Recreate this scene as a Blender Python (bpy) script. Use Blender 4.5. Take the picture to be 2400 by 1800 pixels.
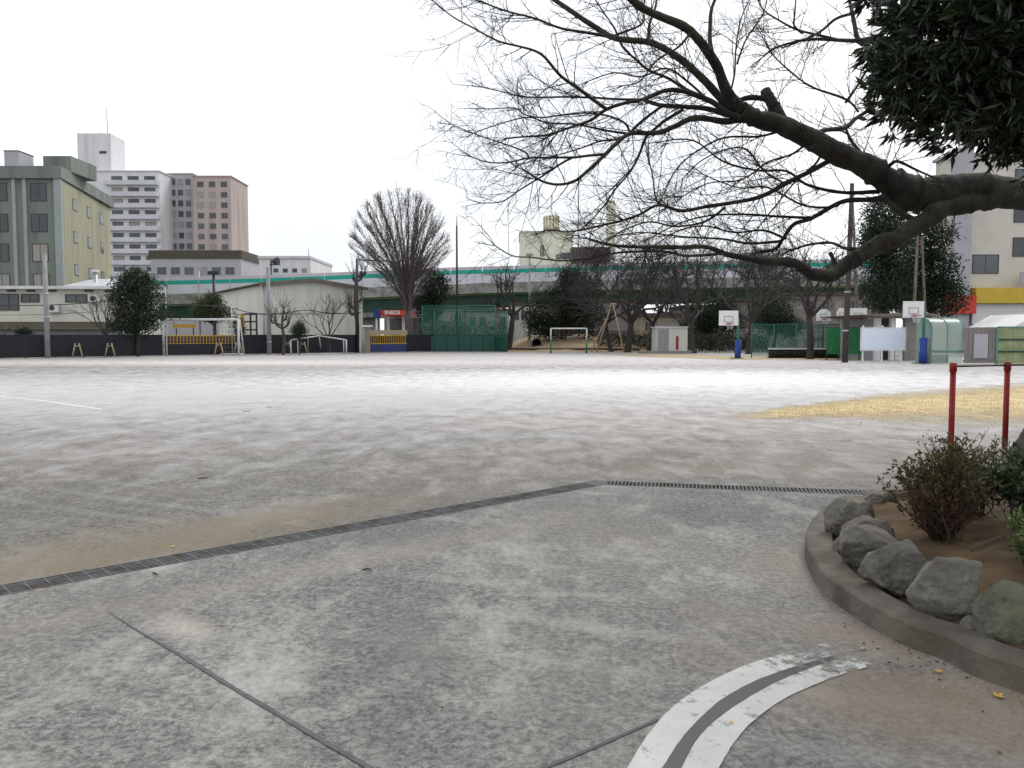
import bpy, bmesh, math, random
import numpy as np
from mathutils import Vector, Matrix
R = math.radians
random.seed(7); rng = np.random.default_rng(7)
S = bpy.context.scene
for o in list(bpy.data.objects): bpy.data.objects.remove(o)
COL = S.collection

# ---------------------------------------------------------------- camera, sky, sun, exposure
F = 1950.0; CH = 1.5; PITCH = math.atan((900 - 785) / F)
cam = bpy.data.cameras.new('camera'); camo = bpy.data.objects.new('camera', cam); COL.objects.link(camo)
cam.sensor_width = 36.0; cam.lens = 36.0 * F / 2400; cam.clip_start = 0.05; cam.clip_end = 4000
camo.location = (0, 0, CH); camo.rotation_euler = (R(90) - PITCH, 0, 0)
S.camera = camo

W = bpy.data.worlds.new('World'); S.world = W; W.use_nodes = True
nt = W.node_tree; nt.nodes.clear()
sky = nt.nodes.new('ShaderNodeTexSky'); sky.sky_type = 'NISHITA'; sky.sun_disc = False
SUN_EL, SUN_ROT = R(48), R(35)
sky.sun_elevation = SUN_EL; sky.sun_rotation = SUN_ROT; sky.dust_density = 3.0; sky.air_density = 1.0
tc = nt.nodes.new('ShaderNodeTexCoord')
cn = nt.nodes.new('ShaderNodeTexNoise'); cn.inputs['Scale'].default_value = 2.2; cn.inputs['Detail'].default_value = 6; cn.inputs['Roughness'].default_value = .55
nt.links.new(tc.outputs['Generated'], cn.inputs['Vector'])
cr = nt.nodes.new('ShaderNodeValToRGB')
cr.color_ramp.elements[0].position = .3; cr.color_ramp.elements[0].color = (6.5, 6.9, 7.25, 1)
cr.color_ramp.elements[1].position = .75; cr.color_ramp.elements[1].color = (9.8, 9.8, 9.8, 1)
nt.links.new(cn.outputs['Fac'], cr.inputs['Fac'])
mx = nt.nodes.new('ShaderNodeMixRGB'); mx.inputs['Fac'].default_value = .93     # an almost closed cloud deck over the sky
nt.links.new(sky.outputs['Color'], mx.inputs['Color1']); nt.links.new(cr.outputs['Color'], mx.inputs['Color2'])
bg = nt.nodes.new('ShaderNodeBackground'); bg.inputs['Strength'].default_value = 0.1
wo = nt.nodes.new('ShaderNodeOutputWorld')
nt.links.new(mx.outputs['Color'], bg.inputs['Color']); nt.links.new(bg.outputs['Background'], wo.inputs['Surface'])

sun = bpy.data.lights.new('sun', 'SUN'); sun.energy = 1.5; sun.angle = R(25); sun.color = (1, .97, .92)
suno = bpy.data.objects.new('sun', sun); COL.objects.link(suno)
suno.rotation_euler = (R(90) - SUN_EL, 0, -SUN_ROT + math.pi); suno.location = (0, 0, 40)
S.view_settings.view_transform = 'Standard'; S.view_settings.look = 'None'
S.view_settings.exposure = 0.5; S.view_settings.gamma = 1.0; S.view_settings.use_curve_mapping = False
S.cycles.max_bounces = 6; S.cycles.transparent_max_bounces = 24

# ---------------------------------------------------------------- pixel -> place
def ray(px, py):
    u = (px - 1200) / F; v = (900 - py) / F; c, s = math.cos(PITCH), math.sin(PITCH)
    return Vector((u, c + v * s, -s + v * c))
def P(px, py, D):                       # the point at distance D along +Y seen at that pixel
    d = ray(px, py); t = D / d.y
    return Vector((d.x * t, D, CH + d.z * t))
def G(px, py, z=0.0):                   # the point on the level z
    d = ray(px, py); t = (z - CH) / d.z
    return Vector((d.x * t, d.y * t, z))
def X(px, D): return (px - 1200) / F * D / (math.cos(PITCH))
def Z(py, D): return P(1200, py, D).z

# ---------------------------------------------------------------- materials
MATS = {}
def nodes(m):
    m.use_nodes = True; t = m.node_tree; t.nodes.clear()
    o = t.nodes.new('ShaderNodeOutputMaterial'); b = t.nodes.new('ShaderNodeBsdfPrincipled')
    t.links.new(b.outputs[0], o.inputs[0]); return t, b, o
def pm(name, c1, c2=None, scale=3.0, rough=.8, bump=0.0, metal=0.0, stretch=(1, 1, 1), lo=.35, hi=.65, bscale=None, spec=.4, c3=None, s3=.25):
    if name in MATS: return MATS[name]
    m = bpy.data.materials.new(name); t, b, o = nodes(m); L = t.links.new
    b.inputs['Roughness'].default_value = rough; b.inputs['Metallic'].default_value = metal
    b.inputs['Specular IOR Level'].default_value = spec
    c2 = c2 or tuple(x * .8 for x in c1)
    g = t.nodes.new('ShaderNodeNewGeometry'); mp = t.nodes.new('ShaderNodeMapping'); mp.inputs['Scale'].default_value = stretch
    L(g.outputs['Position'], mp.inputs['Vector'])
    n = t.nodes.new('ShaderNodeTexNoise'); n.inputs['Scale'].default_value = scale; n.inputs['Detail'].default_value = 8; n.inputs['Roughness'].default_value = .65
    L(mp.outputs[0], n.inputs['Vector'])
    r = t.nodes.new('ShaderNodeValToRGB'); e = r.color_ramp.elements
    e[0].position = lo; e[0].color = (*c1, 1); e[1].position = hi; e[1].color = (*c2, 1)
    L(n.outputs['Fac'], r.inputs['Fac']); out = r.outputs['Color']
    if c3:
        n3 = t.nodes.new('ShaderNodeTexNoise'); n3.inputs['Scale'].default_value = scale * s3; n3.inputs['Detail'].default_value = 6
        L(mp.outputs[0], n3.inputs['Vector'])
        r3 = t.nodes.new('ShaderNodeValToRGB'); r3.color_ramp.elements[0].position = .48; r3.color_ramp.elements[1].position = .68
        L(n3.outputs['Fac'], r3.inputs['Fac'])
        mm = t.nodes.new('ShaderNodeMixRGB'); L(r3.outputs['Color'], mm.inputs['Fac']); L(out, mm.inputs['Color1']); mm.inputs['Color2'].default_value = (*c3, 1)
        out = mm.outputs['Color']
    L(out, b.inputs['Base Color'])
    if bump:
        n2 = t.nodes.new('ShaderNodeTexNoise'); n2.inputs['Scale'].default_value = bscale or scale * 6; n2.inputs['Detail'].default_value = 6
        L(mp.outputs[0], n2.inputs['Vector'])
        bp = t.nodes.new('ShaderNodeBump'); bp.inputs['Strength'].default_value = bump; bp.inputs['Distance'].default_value = .02
        L(n2.outputs['Fac'], bp.inputs['Height']); L(bp.outputs[0], b.inputs['Normal'])
    MATS[name] = m; return m
def leafmat(name, c1, c2, rough=.45, trans=.25, spec=.4, ramp=None):
    m = bpy.data.materials.new(name); t, b, o = nodes(m); L = t.links.new
    a = t.nodes.new('ShaderNodeAttribute'); a.attribute_name = 'rnd'
    r = t.nodes.new('ShaderNodeValToRGB'); e = r.color_ramp.elements; e[0].color = (*c1, 1); e[1].color = (*c2, 1)
    for p, c in (ramp or []):
        x = e.new(p); x.color = (*c, 1)
    L(a.outputs['Fac'], r.inputs['Fac']); L(r.outputs['Color'], b.inputs['Base Color'])
    b.inputs['Roughness'].default_value = rough; b.inputs['Specular IOR Level'].default_value = spec
    if trans:
        tr = t.nodes.new('ShaderNodeBsdfTranslucent'); L(r.outputs['Color'], tr.inputs['Color'])
        ms = t.nodes.new('ShaderNodeMixShader'); ms.inputs['Fac'].default_value = trans
        L(b.outputs[0], ms.inputs[1]); L(tr.outputs[0], ms.inputs[2]); L(ms.outputs[0], o.inputs[0])
    MATS[name] = m; return m
def meshmat(name, col, opacity, rough=.6):   # woven net seen from afar: thin strands, mostly air
    m = bpy.data.materials.new(name); t, b, o = nodes(m); L = t.links.new
    b.inputs['Base Color'].default_value = (*col, 1); b.inputs['Roughness'].default_value = rough
    tr = t.nodes.new('ShaderNodeBsdfTransparent'); ms = t.nodes.new('ShaderNodeMixShader'); ms.inputs['Fac'].default_value = opacity
    L(tr.outputs[0], ms.inputs[1]); L(b.outputs[0], ms.inputs[2]); L(ms.outputs[0], o.inputs[0])
    MATS[name] = m; return m

# ---------------------------------------------------------------- mesh helpers
WL = {}
class MB:
    def __init__(s): s.v = []; s.f = []; s.r = []; s.sm = []
    def add(s, vs, fs, smooth=False):
        b = len(s.v); s.v += [tuple(x) for x in vs]; s.f += [tuple(b + i for i in f) for f in fs]; s.sm += [smooth] * len(fs)
        return s
    def box(s, x0, x1, y0, y1, z0, z1, M=None, bev=0):
        vs = [Vector((x, y, z)) for x in (x0, x1) for y in (y0, y1) for z in (z0, z1)]
        if M is not None: vs = [M @ q for q in vs]
        return s.add(vs, [(0, 1, 3, 2), (4, 6, 7, 5), (0, 4, 5, 1), (2, 3, 7, 6), (0, 2, 6, 4), (1, 5, 7, 3)])
    def bar(s, a, b, w, h=None):         # a rectangular bar from a to b
        a, b = Vector(a), Vector(b); d = (b - a); l = d.length; h = h or w
        q = d.to_track_quat('X', 'Z').to_matrix().to_4x4(); q.translation = a
        return s.box(0, l, -w / 2, w / 2, -h / 2, h / 2, q)
    def tube(s, pts, rad, n=6, cap=True):
        pts = np.asarray([tuple(p) for p in pts], float); k = len(pts)
        rad = np.full(k, float(rad)) if np.isscalar(rad) else np.asarray(rad, float)
        t = np.gradient(pts, axis=0); t /= np.linalg.norm(t, axis=1)[:, None] + 1e-9
        ref = np.array([0, 0, 1.]) if abs(t[:, 2]).mean() < .8 else np.array([1., 0, 0])
        u = np.cross(t, ref); u /= np.linalg.norm(u, axis=1)[:, None] + 1e-9; w = np.cross(t, u)
        a = np.arange(n) * 2 * np.pi / n
        ring = pts[:, None] + rad[:, None, None] * (np.cos(a)[None, :, None] * u[:, None] + np.sin(a)[None, :, None] * w[:, None])
        b = len(s.v); s.v += [tuple(x) for x in ring.reshape(-1, 3).tolist()]
        for i in range(k - 1):
            for j in range(n):
                j2 = (j + 1) % n
                s.f.append((b + i * n + j, b + i * n + j2, b + (i + 1) * n + j2, b + (i + 1) * n + j)); s.sm.append(True)
        if cap:
            s.f.append(tuple(b + j for j in range(n - 1, -1, -1))); s.f.append(tuple(b + (k - 1) * n + j for j in range(n))); s.sm += [False, False]
        return s
    def prism(s, poly, d):               # poly: list of 3D points, extruded by d
        n = len(poly); d = Vector(d); a = [Vector(p) for p in poly]; c = [p + d for p in a]
        return s.add(a + c, [tuple(range(n - 1, -1, -1)), tuple(range(n, 2 * n))] + [(i, (i + 1) % n, n + (i + 1) % n, n + i) for i in range(n)])
    def build(s, name, m, parent=None, loc=None, kind=None):
        me = bpy.data.meshes.new(name)
        off = Vector(WL[parent.name]) if parent else Vector(loc if loc is not None else (0, 0, 0))
        v = np.asarray(s.v, float) - np.array(off)
        me.from_pydata(v.tolist(), [], s.f); me.polygons.foreach_set('use_smooth', s.sm)
        if s.r:
            at = me.attributes.new('rnd', 'FLOAT', 'FACE'); at.data.foreach_set('value', s.r)
        me.materials.append(MATS[m] if isinstance(m, str) else m)
        o = bpy.data.objects.new(name, me); COL.objects.link(o)
        if parent: o.parent = parent; WL[o.name] = WL[parent.name]
        else: o.location = off; WL[o.name] = tuple(off)
        if kind: o['kind'] = kind
        return o
def tag(o, label, cat, group=None):
    o['label'] = label; o['category'] = cat
    if group: o['group'] = group
    return o
def thing(name, label, cat, loc, group=None):
    o = bpy.data.objects.new(name, None); COL.objects.link(o); o.location = loc; WL[o.name] = tuple(loc); o.empty_display_size = .2
    return tag(o, label, cat, group)
def struct(mb, name, m, loc=None): return mb.build(name, m, None, loc, 'structure')
def copy_tree(o, loc, label=None, rz=None):
    c = o.copy(); COL.objects.link(c); c.location = loc; WL[c.name] = tuple(loc)
    if label: c['label'] = label
    if rz is not None: c.rotation_euler.z = rz
    for ch in list(o.children):
        d = ch.copy(); COL.objects.link(d); d.parent = c; WL[d.name] = tuple(loc)
        for g in list(ch.children):
            e = g.copy(); COL.objects.link(e); e.parent = d
    return c
def flat(poly, z=None):                  # a flat sheet, any outline
    bm = bmesh.new(); bm.faces.new([bm.verts.new(p) for p in poly]); bm.normal_update(); bmesh.ops.triangulate(bm, faces=bm.faces[:])
    bm.normal_update(); mb = MB(); bm.verts.index_update()
    up = sum(f.normal.z for f in bm.faces) > 0
    mb.add([v.co for v in bm.verts], [tuple(v.index for v in (f.verts if up else reversed(f.verts[:]))) for f in bm.faces]); bm.free(); return mb
def smooth_path(pts, n=6):
    pts = [Vector(p) for p in pts]; out = []
    for i in range(len(pts) - 1):
        p0 = pts[max(i - 1, 0)]; p1 = pts[i]; p2 = pts[i + 1]; p3 = pts[min(i + 2, len(pts) - 1)]
        for k in range(n):
            t = k / n
            out.append(.5 * ((2 * p1) + (p2 - p0) * t + (2 * p0 - 5 * p1 + 4 * p2 - p3) * t * t + (3 * p1 - p0 - 3 * p2 + p3) * t ** 3))
    out.append(pts[-1]); return out

# leaves: many small faces, each with its own random value
def leaves(mb, pos, direc, length, width, fold=0.25, rnd=None):
    pos = np.asarray(pos); n = len(pos); d = direc / (np.linalg.norm(direc, axis=1)[:, None] + 1e-9)
    q = rng.normal(size=(n, 3)); sd = np.cross(d, q); sd /= np.linalg.norm(sd, axis=1)[:, None] + 1e-9
    nm = np.cross(d, sd); L = (length * (.7 + .6 * rng.random(n)))[:, None]; Wd = (width * (.7 + .6 * rng.random(n)))[:, None]
    a = pos; c = pos + d * L; m1 = pos + d * L * .45 + sd * Wd * .5 + nm * Wd * fold; m2 = pos + d * L * .45 - sd * Wd * .5 + nm * Wd * fold
    v = np.stack([a, m1, c, m2], 1).reshape(-1, 3); b = len(mb.v)
    mb.v += [tuple(x) for x in v.tolist()]
    i = b + 4 * np.arange(n)
    f = np.stack([np.stack([i, i + 1, i + 2], 1), np.stack([i, i + 2, i + 3], 1)], 1).reshape(-1, 3)
    mb.f += [tuple(x) for x in f.tolist()]; mb.sm += [False] * (2 * n)
    rr = rng.random(n) if rnd is None else rnd
    mb.r += np.repeat(rr, 2).tolist()
    return mb
def unit(n):
    q = rng.normal(size=(n, 3)); return q / np.linalg.norm(q, axis=1)[:, None]

# ================================================================ GROUND
def groundmat(name, dark, light, dust, spec, rough, stains_sheens, white=None):
    m = bpy.data.materials.new(name); t, b, o = nodes(m); L = t.links.new; N = t.nodes.new
    g = N('ShaderNodeNewGeometry'); pos = g.outputs['Position']
    def noise(scale, detail=8, rough=.65, vec=pos, dist=0):
        n = N('ShaderNodeTexNoise'); n.inputs['Scale'].default_value = scale; n.inputs['Detail'].default_value = detail
        n.inputs['Roughness'].default_value = rough; n.inputs['Distortion'].default_value = dist; L(vec, n.inputs['Vector']); return n.outputs['Fac']
    def ramp(x, a, b_, ca=(0, 0, 0), cb=(1, 1, 1)):
        r = N('ShaderNodeValToRGB'); e = r.color_ramp.elements; e[0].position = a; e[0].color = (*ca, 1); e[1].position = b_; e[1].color = (*cb, 1)
        L(x, r.inputs['Fac']); return r.outputs['Color']
    def mix(f, a, b_, mode='MIX'):
        q = N('ShaderNodeMixRGB'); q.blend_type = mode
        for s_, x in (('Fac', f), ('Color1', a), ('Color2', b_)):
            if isinstance(x, (float, int)): q.inputs[s_].default_value = x
            elif isinstance(x, tuple): q.inputs[s_].default_value = (*x, 1)
            else: L(x, q.inputs[s_])
        return q.outputs['Color']
    mp = N('ShaderNodeMapping'); mp.inputs['Rotation'].default_value = (0, 0, R(24)); mp.inputs['Scale'].default_value = (1.0, .55, 1)
    L(pos, mp.inputs['Vector']); sv = mp.outputs[0]
    big = ramp(noise(.45, 6, .6, sv, .15), .38, .64)
    med = ramp(noise(2.1, 10, .72, sv, .0), .36, .62)
    small = ramp(noise(11, 8, .8), .40, .60)
    def cells(scale):
        v = N('ShaderNodeTexVoronoi'); v.inputs['Scale'].default_value = scale; L(pos, v.inputs['Vector']); s_ = N('ShaderNodeSeparateColor'); L(v.outputs['Color'], s_.inputs[0]); return s_.outputs[0]
    grit = mix(.5, mix(.5, cells(34), cells(78)), ramp(noise(26, 6, .85), .42, .58))
    grit = ramp(grit, .22, .78)
    a = mix(.6, big, med); a = mix(.42, a, small)
    col = mix(a, dark, light)
    col = mix(ramp(grit, 0, 1, (.0, .0, .0), (.9, .9, .9)), mix(1.0, col, (.42, .42, .43), 'MULTIPLY'), mix(1.0, col, (1.52, 1.52, 1.50), 'MULTIPLY'))
    blot = ramp(noise(1.25, 10, .78, sv, .1), .50, .66)
    col = mix(mix(1.0, blot, (.75, .75, .75), 'MULTIPLY'), col, dust)
    for rz_, sc_, lo_, hi_, k_ in ((20, (.35, 5.0, 1), .60, .74, .30), (-38, (.5, 7.0, 1), .62, .76, .25)):      # drag marks and swept dust
        q = N('ShaderNodeMapping'); q.inputs['Rotation'].default_value = (0, 0, R(rz_)); q.inputs['Scale'].default_value = sc_; L(pos, q.inputs['Vector'])
        col = mix(mix(1.0, ramp(noise(1.3, 7, .7, q.outputs[0], .3), lo_, hi_), (k_, k_, k_), 'MULTIPLY'), col, dust)
        q2 = N('ShaderNodeMapping'); q2.inputs['Location'].default_value = (13.7, 5.1, 0); q2.inputs['Rotation'].default_value = (0, 0, R(rz_ + 9)); q2.inputs['Scale'].default_value = sc_; L(pos, q2.inputs['Vector'])
        col = mix(mix(1.0, ramp(noise(1.7, 7, .7, q2.outputs[0], .3), lo_, hi_), (k_ * 1.5, k_ * 1.5, k_ * 1.5), 'MULTIPLY'), col, tuple(x * .75 for x in dark))
    vo = N('ShaderNodeTexVoronoi'); vo.inputs['Scale'].default_value = 2.4; L(pos, vo.inputs['Vector'])          # trodden-in spots
    col = mix(ramp(vo.outputs['Distance'], .018, .035, (.6, .6, .6), (0, 0, 0)), col, tuple(x * .5 for x in dark))
    wv = N('ShaderNodeTexWave'); wv.wave_type = 'RINGS'; wv.rings_direction = 'Z'; wv.inputs['Scale'].default_value = .62; wv.inputs['Distortion'].default_value = 1.2; wv.inputs['Detail'].default_value = 3; wv.inputs['Detail Scale'].default_value = .5
    wq = N('ShaderNodeMapping'); wq.inputs['Location'].default_value = (-9, -31, 0); L(pos, wq.inputs['Vector']); L(wq.outputs[0], wv.inputs['Vector'])         # raked and driven arcs
    trk_ = mix(1.0, ramp(wv.outputs['Fac'], .72, .98), ramp(noise(.35, 4, .6), .46, .62), 'MULTIPLY')
    col = mix(mix(1.0, trk_, (.30, .30, .30), 'MULTIPLY'), col, dust)
    vc = N('ShaderNodeTexVoronoi'); vc.feature = 'DISTANCE_TO_EDGE'; vc.inputs['Scale'].default_value = .42
    wn = N('ShaderNodeVectorMath'); wn.operation = 'MULTIPLY_ADD'; nz = N('ShaderNodeTexNoise'); nz.inputs['Scale'].default_value = 1.6; nz.inputs['Detail'].default_value = 8; L(pos, nz.inputs['Vector'])
    L(nz.outputs['Color'], wn.inputs[0]); wn.inputs[1].default_value = (.5, .5, 0); L(pos, wn.inputs[2]); L(wn.outputs[0], vc.inputs['Vector'])
    crk = mix(1.0, ramp(vc.outputs['Distance'], .0008, .0030, (1, 1, 1), (0, 0, 0)), ramp(noise(.5, 5, .6), .50, .56), 'MULTIPLY')      # hairline cracks
    col = mix(mix(1.0, crk, (.55, .55, .55), 'MULTIPLY'), col, tuple(x * .5 for x in dark))
    dk = ramp(noise(.8, 9, .75, sv, .1), .30, .48, (.75, .75, .75), (0, 0, 0))
    col = mix(dk, col, tuple(x * .95 for x in dark))
    tint = ramp(noise(.23, 4, .5), .45, .7)
    col = mix(mix(1.0, tint, (.35, .35, .35), 'MULTIPLY'), col, (dust[0] * .86, dust[1] * .80, dust[2] * .78))
    for (cx, cy, rx, ry, rot, c, amt) in stains_sheens:          # spilled soil, washed-out patches, far chalk dust with sky sheen put into colour
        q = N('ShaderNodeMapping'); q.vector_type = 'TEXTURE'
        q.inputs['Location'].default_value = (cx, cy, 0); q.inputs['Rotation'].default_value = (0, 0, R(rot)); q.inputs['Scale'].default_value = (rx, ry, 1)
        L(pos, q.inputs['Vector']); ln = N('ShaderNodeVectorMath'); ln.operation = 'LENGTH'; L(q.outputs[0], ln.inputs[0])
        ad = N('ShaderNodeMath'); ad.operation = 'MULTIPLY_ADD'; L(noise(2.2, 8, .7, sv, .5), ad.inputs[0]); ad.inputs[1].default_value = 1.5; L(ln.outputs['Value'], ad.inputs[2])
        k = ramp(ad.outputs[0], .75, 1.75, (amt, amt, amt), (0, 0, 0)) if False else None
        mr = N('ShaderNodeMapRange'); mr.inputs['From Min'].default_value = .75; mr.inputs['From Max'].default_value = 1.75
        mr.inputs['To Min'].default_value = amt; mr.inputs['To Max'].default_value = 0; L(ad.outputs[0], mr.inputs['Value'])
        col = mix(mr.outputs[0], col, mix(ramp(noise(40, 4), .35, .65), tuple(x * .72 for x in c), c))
    speck = ramp(noise(210, 2, .5), .70, .76)
    col = mix(mix(1.0, speck, (.5, .5, .5), 'MULTIPLY'), col, (.6, .58, .54))
    L(col, b.inputs['Base Color']); b.inputs['Roughness'].default_value = rough; b.inputs['Specular IOR Level'].default_value = spec
    bp = N('ShaderNodeBump'); bp.inputs['Strength'].default_value = .35; bp.inputs['Distance'].default_value = .006
    L(noise(70, 6, .75), bp.inputs['Height']); L(bp.outputs[0], b.inputs['Normal'])
    MATS[name] = m; return m

gl = [G(0, 1371), G(1394, 1126), G(2049, 1150)]           # far edge of the drain: left end, corner, right end
dl = (gl[0] - gl[1]).normalized(); dr = (gl[2] - gl[1]).normalized()
L0 = gl[1] + dl * 26; R0 = gl[1] + dr * 20; C0 = gl[1]
GW = .24
nl = Vector((-dl.y, dl.x, 0)); nl = nl if nl.y < 0 else -nl
nr = Vector((-dr.y, dr.x, 0)); nr = nr if nr.y < 0 else -nr
def inter(p, d, q, e):
    k = ((q.x - p.x) * e.y - (q.y - p.y) * e.x) / (d.x * e.y - d.y * e.x); return p + d * k
def off(w):
    a = L0 + nl * w; c = R0 + nr * w
    return a, inter(a, dl, c, dr), c
L1, C1, R1 = off(GW)

tan = (.34, .27, .19); brn = (.27, .20, .145)
yst = []
def stain_sheen(px, py, rx, ry, rot, c, amt, lst): q = G(px, py); lst.append((q.x, q.y, rx, ry, rot, c, amt))
stain_sheen(300, 1290, 3.0, .9, 43, (.20, .162, .105), .8, yst)
stain_sheen(700, 1200, 2.2, .5, 40, (.22, .18, .13), .55, yst)
stain_sheen(1650, 985, 7, 1.6, 5, (.21, .165, .122), .8, yst)
stain_sheen(1500, 960, 4, 1.0, 8, (.23, .175, .128), .65, yst)
stain_sheen(1900, 1060, 5.5, 2.6, 0, (.165, .145, .117), .75, yst)
stain_sheen(1300, 1060, 3.5, 1.0, 20, (.18, .158, .128), .5, yst)
stain_sheen(1500, 1105, 4.5, .5, 3, (.24, .195, .152), .55, yst)
stain_sheen(1100, 905, 50, 16, 3, (.60, .585, .60), 1.0, yst)  # pale far patches: chalk dust plus sky sheen put into the colour
stain_sheen(1500, 842, 60, 24, 0, (.60, .575, .575), .9, yst)
stain_sheen(900, 925, 22, 5, 4, (.50, .49, .50), .7, yst)
stain_sheen(1560, 885, 15, 9, 4, (.82, .82, .85), .9, yst)
stain_sheen(300, 955, 9, 2.6, 0, (.46, .45, .45), .6, yst)
stain_sheen(600, 850, 26, 6, 0, (.70, .645, .635), .8, yst)
ast = []
stain_sheen(2300, 1700, 1.3, .55, -35, (.26, .205, .155), .9, ast)
stain_sheen(2050, 1500, .9, .32, -28, (.27, .215, .165), .85, ast)
stain_sheen(1880, 1330, .5, .8, 0, (.28, .23, .185), .6, ast)
stain_sheen(2420, 1640, .9, .3, -25, (.24, .18, .125), .9, ast)
stain_sheen(430, 1470, .35, .16, -45, (.46, .42, .37), .7, ast)
stain_sheen(900, 1300, 3.2, .35, 42, (.40, .36, .31), .35, ast)
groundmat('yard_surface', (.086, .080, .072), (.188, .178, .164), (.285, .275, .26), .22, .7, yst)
groundmat('apron_surface', (.088, .086, .084), (.212, .206, .197), (.40, .388, .362), .35, .72, ast)
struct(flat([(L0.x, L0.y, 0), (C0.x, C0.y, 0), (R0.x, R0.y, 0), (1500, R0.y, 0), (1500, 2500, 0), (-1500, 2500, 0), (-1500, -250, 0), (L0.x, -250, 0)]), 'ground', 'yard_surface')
struct(flat([(L1.x, L1.y, 0), (C1.x, C1.y, 0), (R1.x, R1.y, 0), (1500, R1.y, 0), (1500, -250, 0), (L1.x, -250, 0)]), 'pavement', 'apron_surface')
# drain channel under the grates
pm('channel', (.09, .088, .08), (.05, .048, .043), 5, .9)
tr = MB(); z = -.16
for a, b_, a1, b1 in ((L0, C0, L1, C1), (C0, R0, C1, R1)):
    q = [Vector((p.x, p.y, z)) for p in (a, b_, b1, a1)]
    tr.add(q, [(0, 1, 2, 3)])
    for u, w in ((a, b_), (a1, b1)):
        tr.add([Vector((u.x, u.y, 0)), Vector((w.x, w.y, 0)), Vector((w.x, w.y, z)), Vector((u.x, u.y, z))], [(0, 1, 2, 3)])
struct(tr, 'drain_channel', 'channel')
# thin concrete lips along the drain
pm('lip', (.33, .325, .31), (.22, .215, .2), 9, .85, .3)
for (a, b_, n_, nm) in ((L0, C0, nl, 'drain_edge'), (C0, R0, nr, 'drain_edge')):
    pass

# ---- steel grates
pm('joint', (.115, .115, .12), (.07, .07, .075), 20, .9)
pm('steel', (.24, .24, .245), (.15, .15, .155), 14, .6, .2, .25, c3=(.12, .09, .07), s3=.4)
def grate(a, d, n_, length, kind, label):
    t = thing('drain_grate', label, 'grate', (a.x, a.y, 0), 'steel grates over the yard drain')
    z0, z1 = -.032, .003
    def W3(s, w): q = a + d * s + n_ * w; return (q.x, q.y, 0)
    M = Matrix(((d.x, n_.x, 0, a.x), (d.y, n_.y, 0, a.y), (0, 0, 1, 0), (0, 0, 0, 1)))
    f = MB()
    f.box(.004, length - .004, .008, .014, z0, z1, M); f.box(.004, length - .004, GW - .014, GW - .008, z0, z1, M)
    f.box(.001, .005, .015, GW - .015, z0, z1 - .004, M); f.box(length - .005, length - .001, .015, GW - .015, z0, z1 - .004, M); f.build('frame', 'steel', t)
    first = None
    if kind == 'cross':                              # flat bars across the drain
        k = int(length / .036)
        me = MB().box(-.0035, .0035, .0145, GW - .0145, z0, z1 - .001)
        for i in range(1, k):
            if first is None:
                first = MB().box(-.0035, .0035, .0145, GW - .0145, z0, z1 - .001, Matrix(((d.x, n_.x, 0, a.x), (d.y, n_.y, 0, a.y), (0, 0, 1, 0), (0, 0, 0, 1)))).build('bar', 'steel', t)
                o = first
            else:
                o = first.copy(); COL.objects.link(o); o.parent = t
            o.location = d * (i * length / k)
        c = MB()
        for w in (.06, .105, .15): c.tube([W3(.012, w), W3(length - .012, w)], .0035, 5)
        for i in range(len(c.v)): c.v[i] = (c.v[i][0], c.v[i][1], c.v[i][2] - .012)
        c.build('rod', 'steel', t)
    else:                                            # bars along the drain, twisted rods across
        for i in range(1, 6):
            w = .011 + (GW - .022) * i / 6
            if first is None:
                first = MB().box(.0105, length - .0105, -.003, .003, z0, z1 - .001, M).build('bar', 'steel', t); o = first
            else:
                o = first.copy(); COL.objects.link(o); o.parent = t
            o.location = n_ * w
        c = MB(); k = int(length / .10)
        for i in range(1, k):
            s = i * length / k; c.box(s - .003, s + .003, .015, GW - .015, -.016, z1 - .003, M)
        c.build('cross_rods', 'steel', t, kind='stuff')
    return t
nL = [(i, 'long') for i in range(10)]
ordn = ['first', 'second', 'third', 'fourth', 'fifth', 'sixth', 'seventh', 'eighth', 'ninth', 'tenth', 'eleventh', 'twelfth']
for i in range(8):
    s = .22 + i * .998
    grate(C0 + dl * s, dl, nl, .996, 'long', 'steel drain grate of lengthwise bars, %s one left of the drain corner' % ordn[i])
for i in range(4):
    s = .14 + i * .998
    grate(C0 + dr * s, dr, nr, .996, 'cross', 'steel drain grate of closely set cross bars, %s one right of the drain corner' % ordn[i])
cp = flat([(p.x, p.y, .002) for p in (C0, C0 + dl * .218, C0 + dl * .218 + nl * (GW - .001), C1, C0 + dr * .138 + nr * (GW - .001), C0 + dr * .138)])
tag(cp.build('drain_cover', 'joint'), 'dark steel cover plate at the corner of the drain', 'drain cover')

# ---- joints in the apron
def strip(pts, w, z, name, m, parent=None, loc=None):
    pts = [Vector(p) for p in pts]; mb = MB(); vs = []
    for i, p in enumerate(pts):
        t = (pts[min(i + 1, len(pts) - 1)] - pts[max(i - 1, 0)]).normalized(); n_ = Vector((-t.y, t.x, 0))
        ww = w[i] if isinstance(w, (list, tuple)) else w
        vs += [p + n_ * ww / 2 + Vector((0, 0, z)), p - n_ * ww / 2 + Vector((0, 0, z))]
    mb.add(vs, [(2 * i, 2 * i + 1, 2 * i + 3, 2 * i + 2) for i in range(len(pts) - 1)])
    for i in range(len(mb.f)):
        f = mb.f[i]; a, b_, c = (Vector(mb.v[k]) for k in f[:3])
        if (b_ - a).cross(c - a).z < 0: mb.f[i] = tuple(reversed(f))
    return mb.build(name, m, parent, loc, 'structure')
j1 = smooth_path([G(*p) for p in ((250, 1432), (330, 1483), (430, 1540), (545, 1612), (640, 1668), (730, 1722), (880, 1810), (1000, 1890))], 8)
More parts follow.
